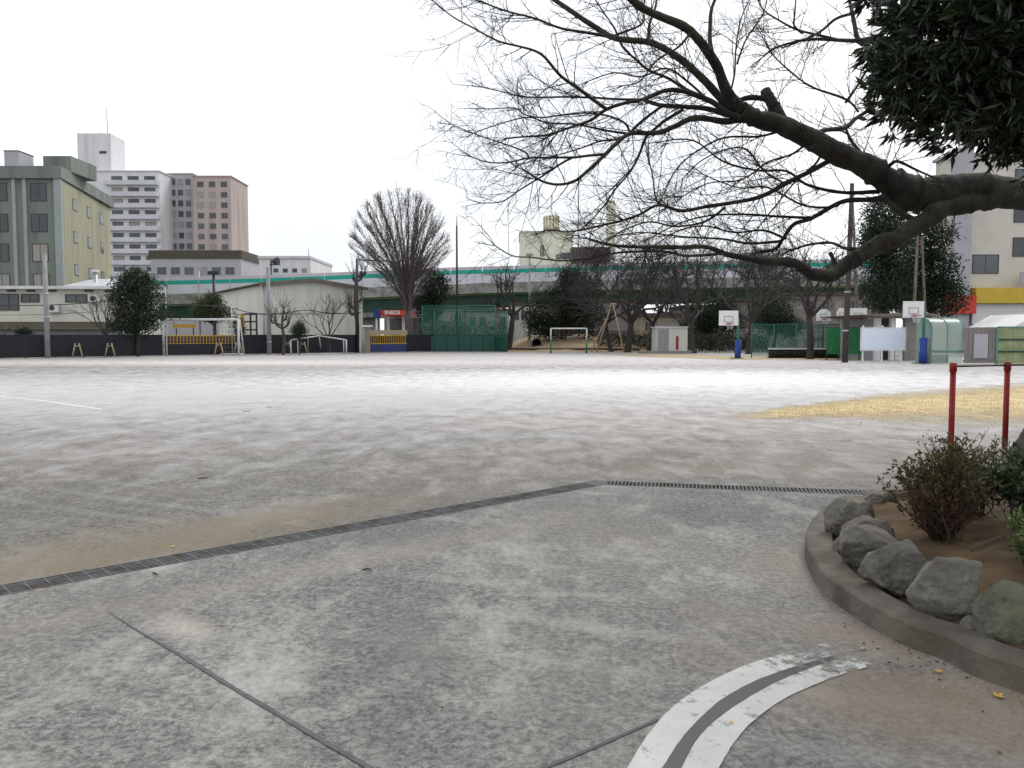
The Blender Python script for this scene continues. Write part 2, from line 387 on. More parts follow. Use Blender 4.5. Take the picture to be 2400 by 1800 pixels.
strip(j1, [.002 + .020 * min(1, i / 16) * (.8 + .4 * random.random()) for i in range(len(j1))], .004, 'pavement_joint', 'joint')
j2 = smooth_path([G(*p) for p in ((1545, 1686), (1480, 1715), (1400, 1750), (1280, 1800), (1150, 1860))], 6)
strip(j2, [.016 * (.8 + .4 * random.random()) for _ in j2], .004, 'pavement_joint', 'joint')

# ---- painted curves (two worn white bands with a bare dark band between)
def paintmat(name, c, wear0, cx, cy, rx, ry, edge=.35):
    m = bpy.data.materials.new(name); t, b, o = nodes(m); L = t.links.new; N = t.nodes.new
    g = N('ShaderNodeNewGeometry'); n = N('ShaderNodeTexNoise'); n.inputs['Scale'].default_value = 13; n.inputs['Detail'].default_value = 10; n.inputs['Roughness'].default_value = .7
    mp = N('ShaderNodeMapping'); mp.inputs['Scale'].default_value = (1, .8, 1); L(g.outputs['Position'], mp.inputs[0]); L(mp.outputs[0], n.inputs['Vector'])
    q = N('ShaderNodeMapping'); q.vector_type = 'TEXTURE'; q.inputs['Location'].default_value = (cx, cy, 0); q.inputs['Scale'].default_value = (rx, ry, 1)
    L(g.outputs['Position'], q.inputs[0]); ln = N('ShaderNodeVectorMath'); ln.operation = 'LENGTH'; L(q.outputs[0], ln.inputs[0])
    mr = N('ShaderNodeMapRange'); mr.inputs['From Min'].default_value = .25; mr.inputs['From Max'].default_value = 1.0; mr.inputs['To Min'].default_value = .60; mr.inputs['To Max'].default_value = wear0
    L(ln.outputs['Value'], mr.inputs['Value'])
    sb = N('ShaderNodeMath'); sb.operation = 'SUBTRACT'; L(n.outputs['Fac'], sb.inputs[0]); L(mr.outputs[0], sb.inputs[1])
    ml = N('ShaderNodeMapRange'); ml.inputs['From Min'].default_value = -.07; ml.inputs['From Max'].default_value = .09; L(sb.outputs[0], ml.inputs['Value'])
    n2 = N('ShaderNodeTexNoise'); n2.inputs['Scale'].default_value = 5; n2.inputs['Detail'].default_value = 9; n2.inputs['Roughness'].default_value = .7; L(g.outputs['Position'], n2.inputs['Vector'])
    r = N('ShaderNodeValToRGB'); e = r.color_ramp.elements; e[0].position = .3; e[0].color = (*[x * .8 for x in c], 1); e[1].position = .65; e[1].color = (*c, 1)
    L(n2.outputs['Fac'], r.inputs['Fac']); L(r.outputs[0], b.inputs['Base Color']); b.inputs['Roughness'].default_value = .7
    tr_ = N('ShaderNodeBsdfTransparent'); ms = N('ShaderNodeMixShader'); L(ml.outputs[0], ms.inputs['Fac']); L(tr_.outputs[0], ms.inputs[1]); L(b.outputs[0], ms.inputs[2]); L(ms.outputs[0], o.inputs[0])
    MATS[name] = m
we = G(2040, 1505)
paintmat('arc_white', (.52, .52, .50), .345, we.x, we.y, .85, .75)
paintmat('arc_dark', (.085, .077, .085), .30, we.x, we.y, .9, .8)
paintmat('chalk', (.80, .80, .80), .42, 999, 999, 1, 1)
E0 = [(1380, 1960), (1425, 1880), (1471, 1800), (1547, 1688), (1634, 1617), (1743, 1563), (1851, 1530), (1970, 1500), (2010, 1496)]
E1 = [(1468, 1960), (1508, 1880), (1553, 1800), (1612, 1715), (1688, 1644), (1770, 1598), (1851, 1568), (1960, 1536), (2040, 1519)]
E2 = [(1515, 1960), (1556, 1880), (1599, 1800), (1634, 1736), (1688, 1682), (1770, 1628), (1851, 1587), (1945, 1553), (2045, 1524)]
E3 = [(1600, 1960), (1640, 1880), (1686, 1800), (1721, 1742), (1770, 1688), (1851, 1633), (1960, 1587), (2030, 1566), (2080, 1546)]
def band(ea, eb, name, m, z):
    a = smooth_path([G(*p) for p in ea], 8); b_ = smooth_path([G(*p) for p in eb], 8); mb = MB(); h = Vector((0, 0, z))
    jj = lambda: Vector((random.gauss(0, .0007), random.gauss(0, .0007), 0))
    mb.add([q for u, w in zip(a, b_) for q in (u + h + jj(), w + h + jj())], [(2 * i + 1, 2 * i + 3, 2 * i + 2, 2 * i) for i in range(len(a) - 1)])
    for i in range(len(mb.f)):
        f = mb.f[i]; u, v, w = (Vector(mb.v[k]) for k in f[:3])
        if (v - u).cross(w - u).z < 0: mb.f[i] = tuple(reversed(f))
    return mb.build(name, m, kind='structure')
band(E0, E1, 'painted_line', 'arc_white', .0045); band(E1, E2, 'painted_line', 'arc_dark', .004); band(E2, E3, 'painted_line', 'arc_white', .0045)
# ---- chalk lines on the yard
for k, (pts, w) in enumerate([
    ([(-60, 921), (0, 929), (100, 940), (200, 954), (240, 960)], .10),
    ([(180, 946), (400, 945), (560, 942), (760, 936), (960, 931), (1200, 924), (1400, 912), (1500, 905)], .10),
    ([(60, 880), (250, 880), (470, 877), (700, 872), (900, 866), (1200, 857)], .14),
    ([(0, 926), (160, 918), (300, 914), (430, 908), (520, 905)], .12),
    ([(850, 866), (1030, 859), (1200, 855), (1400, 868), (1520, 884)], .14)]):
    strip(smooth_path([G(*p) for p in pts], 5), w, .004, 'chalk_line', 'chalk')

# ---- patches with a ragged edge (dry lawn, bare soil)
def patchmat(name, c1, c2, c3):
    m = bpy.data.materials.new(name); t, b, o = nodes(m); L = t.links.new; N = t.nodes.new
    g = N('ShaderNodeNewGeometry'); a = N('ShaderNodeAttribute'); a.attribute_name = 'rnd'
    n = N('ShaderNodeTexNoise'); n.inputs['Scale'].default_value = 1.1; n.inputs['Detail'].default_value = 10; n.inputs['Roughness'].default_value = .72; L(g.outputs['Position'], n.inputs['Vector'])
    ad = N('ShaderNodeMath'); ad.operation = 'MULTIPLY_ADD'; L(a.outputs['Fac'], ad.inputs[0]); ad.inputs[1].default_value = .85; L(n.outputs['Fac'], ad.inputs[2])
    mr = N('ShaderNodeMapRange'); mr.inputs['From Min'].default_value = .50; mr.inputs['From Max'].default_value = 1.05; L(ad.outputs[0], mr.inputs['Value'])
    n2 = N('ShaderNodeTexNoise'); n2.inputs['Scale'].default_value = 2.6; n2.inputs['Detail'].default_value = 10; n2.inputs['Roughness'].default_value = .75; L(g.outputs['Position'], n2.inputs['Vector'])
    r = N('ShaderNodeValToRGB'); e = r.color_ramp.elements; e[0].position = .33; e[0].color = (*c1, 1); e[1].position = .66; e[1].color = (*c2, 1); x = e.new(.5); x.color = (*c3, 1)
    L(n2.outputs['Fac'], r.inputs['Fac']); L(r.outputs[0], b.inputs['Base Color']); b.inputs['Roughness'].default_value = .95; b.inputs['Specular IOR Level'].default_value = .1
    tr_ = N('ShaderNodeBsdfTransparent'); ms = N('ShaderNodeMixShader'); L(mr.outputs[0], ms.inputs['Fac']); L(tr_.outputs[0], ms.inputs[1]); L(b.outputs[0], ms.inputs[2]); L(ms.outputs[0], o.inputs[0])
    MATS[name] = m
patchmat('dry_lawn', (.32, .255, .15), (.62, .50, .30), (.49, .39, .22))
patchmat('far_lawn', (.34, .27, .17), (.50, .40, .26), (.42, .34, .21))
def patch(upper, lower, name, m, z, rows=10):
    a = smooth_path([G(*p) for p in upper], 6); b_ = smooth_path([G(*p) for p in lower], 6); n = len(a); mb = MB()
    vs = []; e = []
    for j in range(rows + 1):
        for i in range(n):
            q = a[i].lerp(b_[i], j / rows); vs.append((q.x, q.y, z))
            e.append(min(j, rows - j, .35 * i) / (rows / 2.0) * .9 if True else 0)
    mb.add(vs, [(j * n + i, (j + 1) * n + i, (j + 1) * n + i + 1, j * n + i + 1) for j in range(rows) for i in range(n - 1)])
    for i in range(len(mb.f)):
        f = mb.f[i]; u, v, w = (Vector(mb.v[k]) for k in f[:3])
        if (v - u).cross(w - u).z < 0: mb.f[i] = tuple(reversed(f))
    o = mb.build(name, m, kind='structure')
    at = o.data.attributes.new('rnd', 'FLOAT', 'POINT'); at.data.foreach_set('value', e); return o
gu = [(1700, 972), (1780, 962), (1850, 951), (1950, 938), (2060, 922), (2160, 915), (2300, 902), (2420, 894), (2800, 878)]
gd = [(1700, 978), (1780, 986), (1850, 985), (1950, 986), (2060, 990), (2160, 1000), (2300, 1006), (2420, 1012), (2800, 1020)]
patch(gu, gd, 'lawn', 'dry_lawn', .004)
patch([(1400, 828), (1500, 829), (1600, 830), (1720, 834), (1850, 834), (2000, 836)], [(1400, 832), (1500, 837), (1600, 840), (1720, 844), (1850, 844), (2000, 847)], 'lawn', 'far_lawn', .004)
# standing straw on the dry lawn
leafmat('straw', (.34, .265, .15), (.60, .48, .28), .8, .3, .1)
gb = MB(); pts = []
A_ = smooth_path([G(*p) for p in gu], 6); B_ = smooth_path([G(*p) for p in gd], 6)
for _ in range(5000):
    i = 10 + int((len(A_) - 12) * random.random() ** .75); f = random.random(); g_ = min(1.1, max(-.1, random.gauss(.5, .24)))
    a = A_[i].lerp(A_[i + 1], f); b_ = B_[i].lerp(B_[i + 1], f); q = a.lerp(b_, g_); pts.append((q.x, q.y, .002))
pts = np.array(pts); leaves(gb, pts, np.stack([rng.normal(size=len(pts)) * .8, rng.normal(size=len(pts)) * .8, np.full(len(pts), .8)], 1), .035, .010)
o = gb.build('grass', 'straw', kind='stuff'); tag(o, 'short straw-yellow winter grass on the yard behind the red bars', 'grass')

# ================================================================ PLANTER
pm('kerb_concrete', (.16, .145, .12), (.085, .076, .062), 3.5, .88, .5, bscale=30, c3=(.075, .062, .047), s3=.8)
kb = [(1985, 1192), (1925, 1225), (1893, 1268), (1888, 1316), (1926, 1385), (1983, 1432), (2049, 1475), (2132, 1518), (2215, 1548), (2281, 1584), (2400, 1627), (2540, 1680), (2700, 1760)]
kpath = smooth_path([G(*p) for p in kb], 14)
def kerb_run(pts, name, m):
    mb = MB(); vs = []; prof = [(0, 0), (.004, .108), (.014, .121), (.172, .124), (.18, .115), (.18, 0)]
    n = len(prof)
    for i, p in enumerate(pts):
        t = (pts[min(i + 1, len(pts) - 1)] - pts[max(i - 1, 0)]).normalized(); nn = Vector((-t.y, t.x, 0))
        if nn.dot(Vector((4.6, 5.0, 0)) - p) < 0: nn = -nn
        for (u, h) in prof: vs.append(p + nn * u + Vector((0, 0, h + random.gauss(0, .0006))))
    mb.add(vs, [(i * n + j, i * n + j + 1, (i + 1) * n + j + 1, (i + 1) * n + j) for i in range(len(pts) - 1) for j in range(n - 1)], False)
    mb.add([vs[j] for j in range(n)], [tuple(range(n))]); mb.add([vs[-n + j] for j in range(n)], [tuple(range(n))])
    return mb.build(name, m, loc=tuple(pts[0]))
k = kerb_run(kpath, 'kerb', 'kerb_concrete'); tag(k, 'curved grey concrete kerb around the boulder planting bed', 'kerb')
bm = bmesh.new(); bm.from_mesh(k.data); bmesh.ops.recalc_face_normals(bm, faces=bm.faces[:]); bm.to_mesh(k.data); bm.free()
# soil inside
pm('soil', (.095, .064, .038), (.055, .037, .022), 6, .95, .9, bscale=25, c3=(.14, .095, .053), s3=.4, spec=.15)
inner = []
for i, p in enumerate(kpath):
    t = (kpath[min(i + 1, len(kpath) - 1)] - kpath[max(i - 1, 0)]).normalized(); nn = Vector((-t.y, t.x, 0))
    if nn.dot(Vector((4.6, 5.0, 0)) - p) < 0: nn = -nn
    inner.append(p + nn * .16)
ring = [(q.x, q.y) for q in inner] + [(8.5, 2.4), (9.5, 6), (9.0, 8.2), (6.0, 8.25), (4.2, 7.75), (3.4, 7.55), (inner[0].x + .05, inner[0].y + .1)]
def inside(x, y):
    c = False; n = len(ring); j = n - 1
    for i in range(n):
        xi, yi = ring[i]; xj, yj = ring[j]
        if (yi > y) != (yj > y) and x < (xj - xi) * (y - yi) / (yj - yi + 1e-9) + xi: c = not c
        j = i
    return c
def edged(x, y):
    best = 9
    for i in range(len(ring)):
        a = Vector(ring[i]); b_ = Vector(ring[(i + 1) % len(ring)]); d = b_ - a; q = Vector((x, y)) - a
        t = max(0, min(1, q.dot(d) / (d.length_squared + 1e-9))); best = min(best, (q - d * t).length)
    return best
def soil_z(x, y):
    if not inside(x, y): return .02
    e = edged(x, y); return .085 + .16 * min(1, e / .9) + .02 * math.sin(5 * x) * math.cos(4.3 * y)
so = MB(); st = .08; idx = {}
bm = bmesh.new(); bm.faces.new([bm.verts.new((x, y, 0)) for x, y in ring]); bm.normal_update(); bmesh.ops.triangulate(bm, faces=bm.faces[:])
for _ in range(6):
    long = [e for e in bm.edges if e.calc_length() > .22]
    if not long: break
    bmesh.ops.subdivide_edges(bm, edges=long, cuts=1); bmesh.ops.triangulate(bm, faces=bm.faces[:])
for v in bm.verts:
    e = edged(v.co.x, v.co.y); v.co.z = .085 + .16 * min(1, e / .9) + .02 * math.sin(5 * v.co.x) * math.cos(4.3 * v.co.y) + random.gauss(0, .006)
bm.normal_update()
if sum(f.normal.z for f in bm.faces) < 0: bmesh.ops.reverse_faces(bm, faces=bm.faces[:])
bm.verts.index_update(); so.add([v.co for v in bm.verts], [tuple(v.index for v in f.verts) for f in bm.faces], True); bm.free()
struct(so, 'soil', 'soil')

# ---- boulders
from mathutils import noise as mn
pm('rock_dark', (.155, .143, .127), (.068, .062, .056), 6, .9, 1.0, bscale=34, c3=(.19, .175, .15), s3=1.3)
pm('rock_grey', (.215, .20, .172), (.10, .093, .081), 6, .92, 1.0, bscale=30, c3=(.125, .12, .088), s3=1.5)
pm('rock_moss', (.15, .148, .115), (.07, .072, .055), 5, .95, 1.0, bscale=30, c3=(.11, .112, .072), s3=.9)
pm('rock_pink', (.16, .135, .118), (.09, .076, .068), 5, .92, .9, bscale=26, c3=(.13, .12, .11), s3=1.2)
def boulder(x0, x1, y0, y1, m, label, seed, depth=.85, cuts=9, zb=.10, name='boulder', top=None):
    base = G((x0 + x1) / 2, y1, zb); D = base.y; w = (x1 - x0) * D / F; 
    h = max(.06, (P(1200, y0, D + .3 * w).z - zb)); dp = w * depth
    rr = random.Random(seed); bm = bmesh.new(); bmesh.ops.create_icosphere(bm, subdivisions=5, radius=1)
    pl = [Vector((rr.gauss(0, 1), rr.gauss(0, 1), rr.gauss(0, .9))).normalized() for _ in range(cuts)] + ([Vector(t_).normalized() for t_ in top] if top else [])
    ds = [rr.uniform(.62, .86) for _ in pl]
    for v in bm.verts:
        for _ in range(2):
            for n_, d_ in zip(pl, ds):
                e = v.co.dot(n_) - d_
                if e > 0: v.co -= n_ * e * .88
        q = v.co.copy(); s3 = Vector((seed * 3.1, 0, 0))
        v.co += q.normalized() * (mn.fractal(q * 1.6 + s3, 1, 2, 5) * .055 + abs(mn.noise(q * 4.5 + s3)) * -.075 + mn.noise(q * 9 + s3) * .022 + mn.noise(q * 20 + s3) * .010)
    lo = [min(v.co[i] for v in bm.verts) for i in range(3)]; hi = [max(v.co[i] for v in bm.verts) for i in range(3)]
    sc = [w / (hi[0] - lo[0]), dp / (hi[1] - lo[1]), (h + .06) / (hi[2] - lo[2])]
    cx, cy = base.x, base.y + dp * .40
    for v in bm.verts:
        v.co = Vector((cx + (v.co.x - (hi[0] + lo[0]) / 2) * sc[0], cy + (v.co.y - (hi[1] + lo[1]) / 2) * sc[1], zb - .06 + (v.co.z - lo[2]) * sc[2]))
    mb = MB(); bm.verts.index_update(); mb.add([v.co for v in bm.verts], [tuple(v.index for v in f.verts) for f in bm.faces], True); bm.free()
    return tag(mb.build(name, m, loc=(cx, cy, zb - .06)), label, 'boulder', 'boulders edging the planting bed')
boulder(2030, 2110, 1148, 1180, 'rock_grey', 'low flat pale boulder where the drain meets the bed, farthest of the row', 11, 1.0)
boulder(1953, 2070, 1167, 1268, 'rock_grey', 'upright dark boulder with flat top at the far turn of the kerb', 23, .9, top=[(-1, -.2, .1), (0, 0, 1)])
boulder(1955, 1998, 1258, 1300, 'rock_pink', 'small brown stone wedged under the upright dark boulder', 31, .9)
boulder(1985, 2110, 1212, 1290, 'rock_pink', 'pinkish low boulder squeezed behind the blocky flat-topped one', 47, .7)
boulder(1984, 2132, 1232, 1342, 'rock_dark', 'blocky boulder with pale flat top and dark undercut front', 52, .85, top=[(0, 0, 1), (0, -1, -.2)])
boulder(2036, 2210, 1258, 1398, 'rock_dark', 'pointed dark grey boulder with sloping sides, middle of the row', 68, .8, top=[(-.8, -.3, .6), (.8, -.2, .6), (0, -1, .2)])
boulder(2148, 2325, 1300, 1455, 'rock_grey', 'large rounded grey boulder with a ridge across its face', 71, .85, top=[(0, -.9, .35), (.1, .1, 1)])
boulder(2260, 2314, 1444, 1486, 'rock_grey', 'small smooth pale stone between the two nearest boulders', 83, .9, cuts=3)
boulder(2316, 2460, 1372, 1515, 'rock_moss', 'squarish grey boulder cut by the right picture edge', 95, .85, top=[(0, 0, 1), (-1, -.1, 0)])


# ================================================================ HORIZONTAL BARS
pm('red_paint', (.34, .014, .017), (.20, .012, .014), 6, .38, .15)
pm('bar_steel', (.035, .033, .032), (.06, .05, .045), 9, .4, .1, .7)
hb = [(X(2233, 10.0), 10.0), (X(2360, 10.4), 10.4), (X(2360, 10.4) + 1.25, 10.95)]
t = thing('horizontal_bar', 'red posts joined by a dark steel bar, standing behind the planting bed', 'exercise bar', (hb[0][0], hb[0][1], 0))
HZ = Z(850, 10.0)
for (x, y) in hb:
    p = MB().tube([(x, y, -.02), (x, y, HZ - .10)], .034, 16).tube([(x, y, HZ - .10), (x, y, HZ - .012), (x, y, HZ)], [.042, .042, .034], 16).build('post', 'red_paint', t)
    MB().tube([(x, y, HZ - .112), (x, y, HZ - .099)], .044, 16).build('collar', 'red_paint', p)
for (a, b_) in ((0, 1), (1, 2)):
    MB().tube([(*hb[a], HZ - .045), (*hb[b_], HZ - .045)], .012, 10).build('bar', 'bar_steel', t)

# ================================================================ CHERRY TREE reaching in from the right
pm('cherry_bark', (.040, .032, .027), (.014, .012, .010), 9, .9, .9, stretch=(1, 1, 1), bscale=40, c3=(.052, .054, .034), s3=.35)
pm('twig_bark', (.020, .016, .016), (.012, .010, .010), 9, .8)
pm('trunk_bark', (.075, .065, .062), (.03, .027, .026), 10, .95, 1.0, stretch=(1, 1, .35), bscale=25, c3=(.06, .065, .04), s3=.3)
tb = G(2452, 1078)
ch = thing('cherry_tree', 'bare dark cherry tree reaching in from the right across the sky', 'tree', tuple(tb))
lim = MB(); tw = MB()
root = [Vector((tb.x, tb.y, -.05)), Vector((tb.x + .12, tb.y, .35)), Vector((tb.x + .40, tb.y - .05, 1.1)), Vector((tb.x + .55, tb.y - .12, 1.9)), Vector((tb.x + .52, tb.y - .25, 2.5)), Vector((tb.x + .25, tb.y - .38, 2.95)), P(2470, 462, 9.52)]
rp = smooth_path(root, 5)
MB().tube(rp, np.interp(np.arange(len(rp)), [0, 3, 6, 12, len(rp) - 1], [.46, .36, .30, .26, .20]), 18).build('trunk', 'trunk_bark', ch)
TR = []      # traced limbs: (points px, width px start, end, depth change at the tip)
def T(w0, w1, dd, *pts): TR.append((pts, w0, w1, dd))
T(58, 74, 0, (2470, 462), (2400, 456), (2294, 444), (2208, 450), (2142, 455), (2090, 436))
T(60, 34, -.7, (2142, 455), (2090, 430), (2034, 391), (1969, 360), (1904, 328), (1839, 299), (1774, 278), (1735, 256))
T(25, 13, -.9, (1735, 256), (1704, 213), (1682, 161), (1652, 113), (1613, 69), (1554, 41), (1506, 16), (1460, -20), (1400, -60))
T(9, 6, .3, (1672, 140), (1665, 100), (1665, 61), (1669, 17), (1690, -30))
T(19, 8, .8, (1725, 252), (1696, 234), (1649, 184), (1595, 139), (1538, 104), (1506, 95), (1437, 89), (1389, 60), (1342, 28), (1300, -2), (1250, -40))
T(7, 4, .3, (1522, 97), (1522, 60), (1535, 19), (1540, -20))
T(6, 2.2, -.6, (1437, 89), (1373, 76), (1316, 66), (1253, 44), (1190, 28), (1117, 0), (1080, -10))
T(5, 2, .4, (1437, 85), (1494, 63), (1509, 44), (1506, 16))
T(9, 3, .9, (1735, 262), (1696, 250), (1633, 221), (1601, 206), (1566, 184), (1522, 165), (1494, 142), (1459, 111), (1437, 63), (1396, 0))
T(12, 3, -1.0, (1735, 275), (1700, 262), (1665, 238), (1601, 215), (1557, 212), (1506, 234), (1459, 244), (1421, 256), (1383, 282), (1342, 297), (1285, 316), (1237, 320), (1190, 324))
T(7, 2.0, -.8, (1421, 256), (1367, 215), (1316, 180), (1278, 136), (1253, 120), (1215, 108), (1165, 95), (1111, 66), (1063, 41), (1016, 3))
T(5, 2.0, .6, (1506, 234), (1453, 233), (1364, 228), (1275, 228), (1222, 226), (1184, 217), (1130, 205))
T(12, 7, .3, (1735, 270), (1700, 266), (1665, 256), (1601, 250), (1547, 247), (1513, 236))
T(6, 5, -.2, (1551, 250), (1506, 284), (1478, 311))
T(16, 4, -1.2, (1774, 284), (1735, 280), (1700, 283), (1630, 278), (1585, 294), (1538, 310), (1481, 313), (1443, 339), (1418, 361), (1380, 399), (1348, 424), (1310, 432), (1272, 424), (1230, 400))
T(6, 2.0, -.5, (1421, 361), (1380, 364), (1342, 369), (1285, 370), (1241, 370), (1190, 380), (1142, 380), (1104, 367))
T(4, 1.8, .3, (1241, 370), (1228, 354), (1177, 335), (1120, 316), (1057, 291))
T(4.5, 1.8, .5, (1342, 369), (1316, 383), (1269, 415), (1222, 443), (1177, 472), (1130, 476))
T(5, 2, .6, (1475, 315), (1449, 326), (1405, 332), (1358, 348), (1300, 366))
T(4.5, 1.8, -.6, (1472, 313), (1411, 304), (1348, 291), (1285, 288), (1237, 275), (1170, 290), (1110, 312))
T(4.5, 1.8, .4, (1478, 311), (1465, 288), (1427, 272), (1373, 264), (1316, 269), (1269, 275), (1231, 269), (1206, 253), (1140, 255))
T(7, 2.5, -.5, (1601, 256), (1557, 285), (1535, 304), (1516, 320), (1497, 364), (1475, 405), (1443, 443), (1421, 475), (1386, 516))
T(27, 22, .15, (1838, 302), (1822, 268), (1806, 238), (1794, 214))
T(11, 10, .1, (1804, 236), (1770, 229), (1742, 232), (1722, 246))
T(10, 2.5, .6, (1969, 362), (1904, 399), (1843, 430), (1774, 464), (1669, 482), (1600, 494), (1545, 481), (1500, 502), (1452, 518), (1399, 531), (1346, 541), (1280, 541))
T(5, 2, .4, (1590, 492), (1547, 478), (1537, 462), (1531, 420), (1520, 370))
T(10, 7, .8, (1890, 325), (1930, 308), (1982, 299), (2012, 273), (2077, 230))
T(5, 2.5, .5, (2012, 262), (1982, 234), (1904, 204), (1860, 174), (1813, 130), (1790, 90))
T(5, 3, .3, (1982, 240), (2010, 200), (2034, 160), (2050, 120))
T(8, 5, .3, (2055, 400), (2030, 370), (1995, 330), (1982, 302))
T(8, 4, -.4, (2060, 405), (2085, 388), (2105, 378), (2150, 400), (2186, 416))
T(22, 10, .8, (2400, 440), (2460, 330), (2420, 220), (2300, 140), (2180, 105), (2100, 95), (2012, 95))
T(8, 2.5, .3, (2012, 95), (1947, 93), (1882, 95), (1817, 113), (1787, 134))
T(10, 6, .2, (2030, 95), (2012, 91), (2003, 50), (1995, 13), (1985, -30))
T(5, 2, .2, (1960, 92), (1882, 74), (1826, 48), (1787, 22), (1770, -20))
T(5, 2, -.2, (1882, 78), (1862, 60), (1863, 30), (1866, -10))
T(6, 3, .3, (2000, 30), (1960, 45), (1925, 72), (1890, 90), (1840, 110))
T(52, 15, -1.0, (2360, 455), (2290, 468), (2208, 492), (2164, 521), (2112, 551), (2056, 577), (2004, 608), (1965, 638), (1943, 648), (1904, 642), (1882, 627), (1860, 616), (1808, 612), (1765, 608))
T(14, 5, -.3, (1765, 608), (1710, 598), (1660, 580), (1600, 580), (1545, 579), (1452, 577), (1380, 560))
T(6, 2, -.5, (1690, 594), (1611, 600), (1558, 590), (1452, 592), (1372, 606), (1314, 611), (1248, 603), (1202, 600), (1160, 576))
T(9, 4, .5, (2056, 577), (2017, 584), (1982, 582), (1947, 569), (1900, 574), (1850, 588))
T(8, 8, .1, (1965, 634), (1955, 612), (1945, 592))
T(14, 6, .5, (2160, 524), (2112, 499), (2073, 469), (2034, 467), (1986, 469), (1947, 486), (1899, 512), (1860, 525), (1834, 560), (1817, 582), (1780, 592))
T(6, 2, .5, (1899, 510), (1817, 506), (1687, 503), (1600, 520), (1520, 560))
T(9, 2.5, .7, (2060, 450), (2043, 450), (1982, 451), (1930, 443), (1886, 430), (1843, 401), (1774, 399), (1695, 378), (1626, 330), (1560, 330))
T(6, 2, .8, (1830, 565), (1760, 570), (1690, 560), (1610, 555), (1500, 545), (1440, 555))
T(5, 2, -.6, (1900, 325), (1860, 360), (1800, 380), (1740, 420), (1660, 430), (1600, 460))
T(5, 2, .6, (1840, 305), (1780, 320), (1700, 322), (1640, 350), (1590, 390), (1560, 440))
T(5, 2, .3, (1930, 345), (1915, 380), (1870, 420), (1820, 480), (1780, 530))
T(5, 2, .4, (1660, 235), (1610, 190), (1560, 160), (1500, 180), (1440, 170), (1380, 190))
T(5, 2, -.4, (1620, 76), (1590, 110), (1540, 140), (1500, 190), (1460, 200))
T(5, 2, .5, (1700, 485), (1650, 520), (1580, 530), (1520, 520), (1450, 545), (1400, 590))
T(5, 2, .3, (1950, 486), (1880, 480), (1800, 440), (1730, 440), (1650, 410))
T(5, 2, -.3, (1843, 560), (1790, 540), (1720, 545), (1650, 530), (1580, 545), (1500, 600))
T(4, 2, .5, (1840, 430), (1790, 400), (1750, 350), (1700, 350), (1640, 380), (1600, 420))
T(4, 2, .5, (1710, 225), (1722, 170), (1726, 110), (1735, 50), (1760, -10))
T(4, 2, .4, (1728, 150), (1750, 90), (1790, 30), (1800, -20))
nodes_px = []; D0 = 9.52
def nearest_depth(p):
    return min(nodes_px, key=lambda q: (q[0] - p[0]) ** 2 + (q[1] - p[1]) ** 2)[2] if nodes_px else D0
LIMBS = []
for pts, w0, w1, dd in TR:
    d0 = nearest_depth(pts[0]); n = len(pts); q3 = []
    for i, p in enumerate(pts):
        D = d0 + dd * (i / (n - 1)) ** 1.2; q3.append(P(p[0], p[1], D)); nodes_px.append((p[0], p[1], D))
    sp = smooth_path(q3, 12 if w0 > 12 else 5); m = len(sp)
    w0, w1 = (w0 * 1.2 + .6, w1 * 1.1 + .3) if w0 < 14 else (w0 * 1.08, w1 * 1.15)
    wid = [(w0 + (w1 - w0) * (i / (m - 1)) ** .8) for i in range(m)]
    rad = [max(.0016, .5 * w * sp[i].y / F) for i, w in enumerate(wid)]
    if w1 > 3:   # knots on the heavier limbs
        rad = [r * (1 + .13 * mn.noise(sp[i] * 6) + .09 * mn.noise(sp[i] * 17) + (.14 if random.random() < .05 else 0)) for i, r in enumerate(rad)]
    sp2 = [p + Vector((mn.noise(p * 3), mn.noise(p * 3 + Vector((9, 0, 0))), mn.noise(p * 3 + Vector((0, 9, 0))))) * min(.02, .35 * r + .004) for p, r in zip(sp, rad)]
    sp2[0] = sp[0]
    lim.tube(sp2, rad, 16 if w0 > 12 else 6)
    for i in range(1, n): nodes_px.append(((pts[i][0] + pts[i - 1][0]) / 2, (pts[i][1] + pts[i - 1][1]) / 2, d0 + dd * ((i - .5) / (n - 1)) ** 1.2))
    LIMBS.append((sp2, rad))
lim.build('limbs', 'cherry_bark', ch)
def rot_dir(d, ang):
    ax = d.cross(Vector((random.gauss(0, 1), random.gauss(0, 1), random.gauss(0, 1)))).normalized()
    return (Matrix.Rotation(ang, 3, ax) @ d)
def shoot(mb, p, d, length, r, lvl, up=.25, spur=True, seg=None):
    n = seg or max(3, int(length / .09)); pts = [p]; q = p.copy(); e = d.normalized(); st = length / n
    bend = Vector((random.gauss(0, .06), random.gauss(0, .06), random.gauss(0, .04)))
    for i in range(n):
        e = (e + bend / n * 3 + Vector((random.gauss(0, .055), random.gauss(0, .055), random.gauss(0, .055))) + Vector((0, 0, up * (i / n) * .35))).normalized()
        q = q + e * st; pts.append(q)
    mb.tube(pts, np.linspace(r, max(.0011, r * .4), len(pts)), 3 if r < .004 else 4, cap=False)
    if lvl > 0:
        k = max(2, int(length / (.10 if lvl == 2 else .07)))
        for _ in range(k):
            i = random.randrange(1, n + 1); dd = (pts[i] - pts[i - 1]).normalized()
            l2 = length * random.uniform(.2, .5) * (1.15 - i / n * .5) if lvl == 2 else random.uniform(.04, .18)
            shoot(mb, pts[i], rot_dir(dd, R(random.uniform(25, 60))), max(.04, l2), max(.0012, r * .6), lvl - 1, up, seg=None if lvl == 2 else 2)
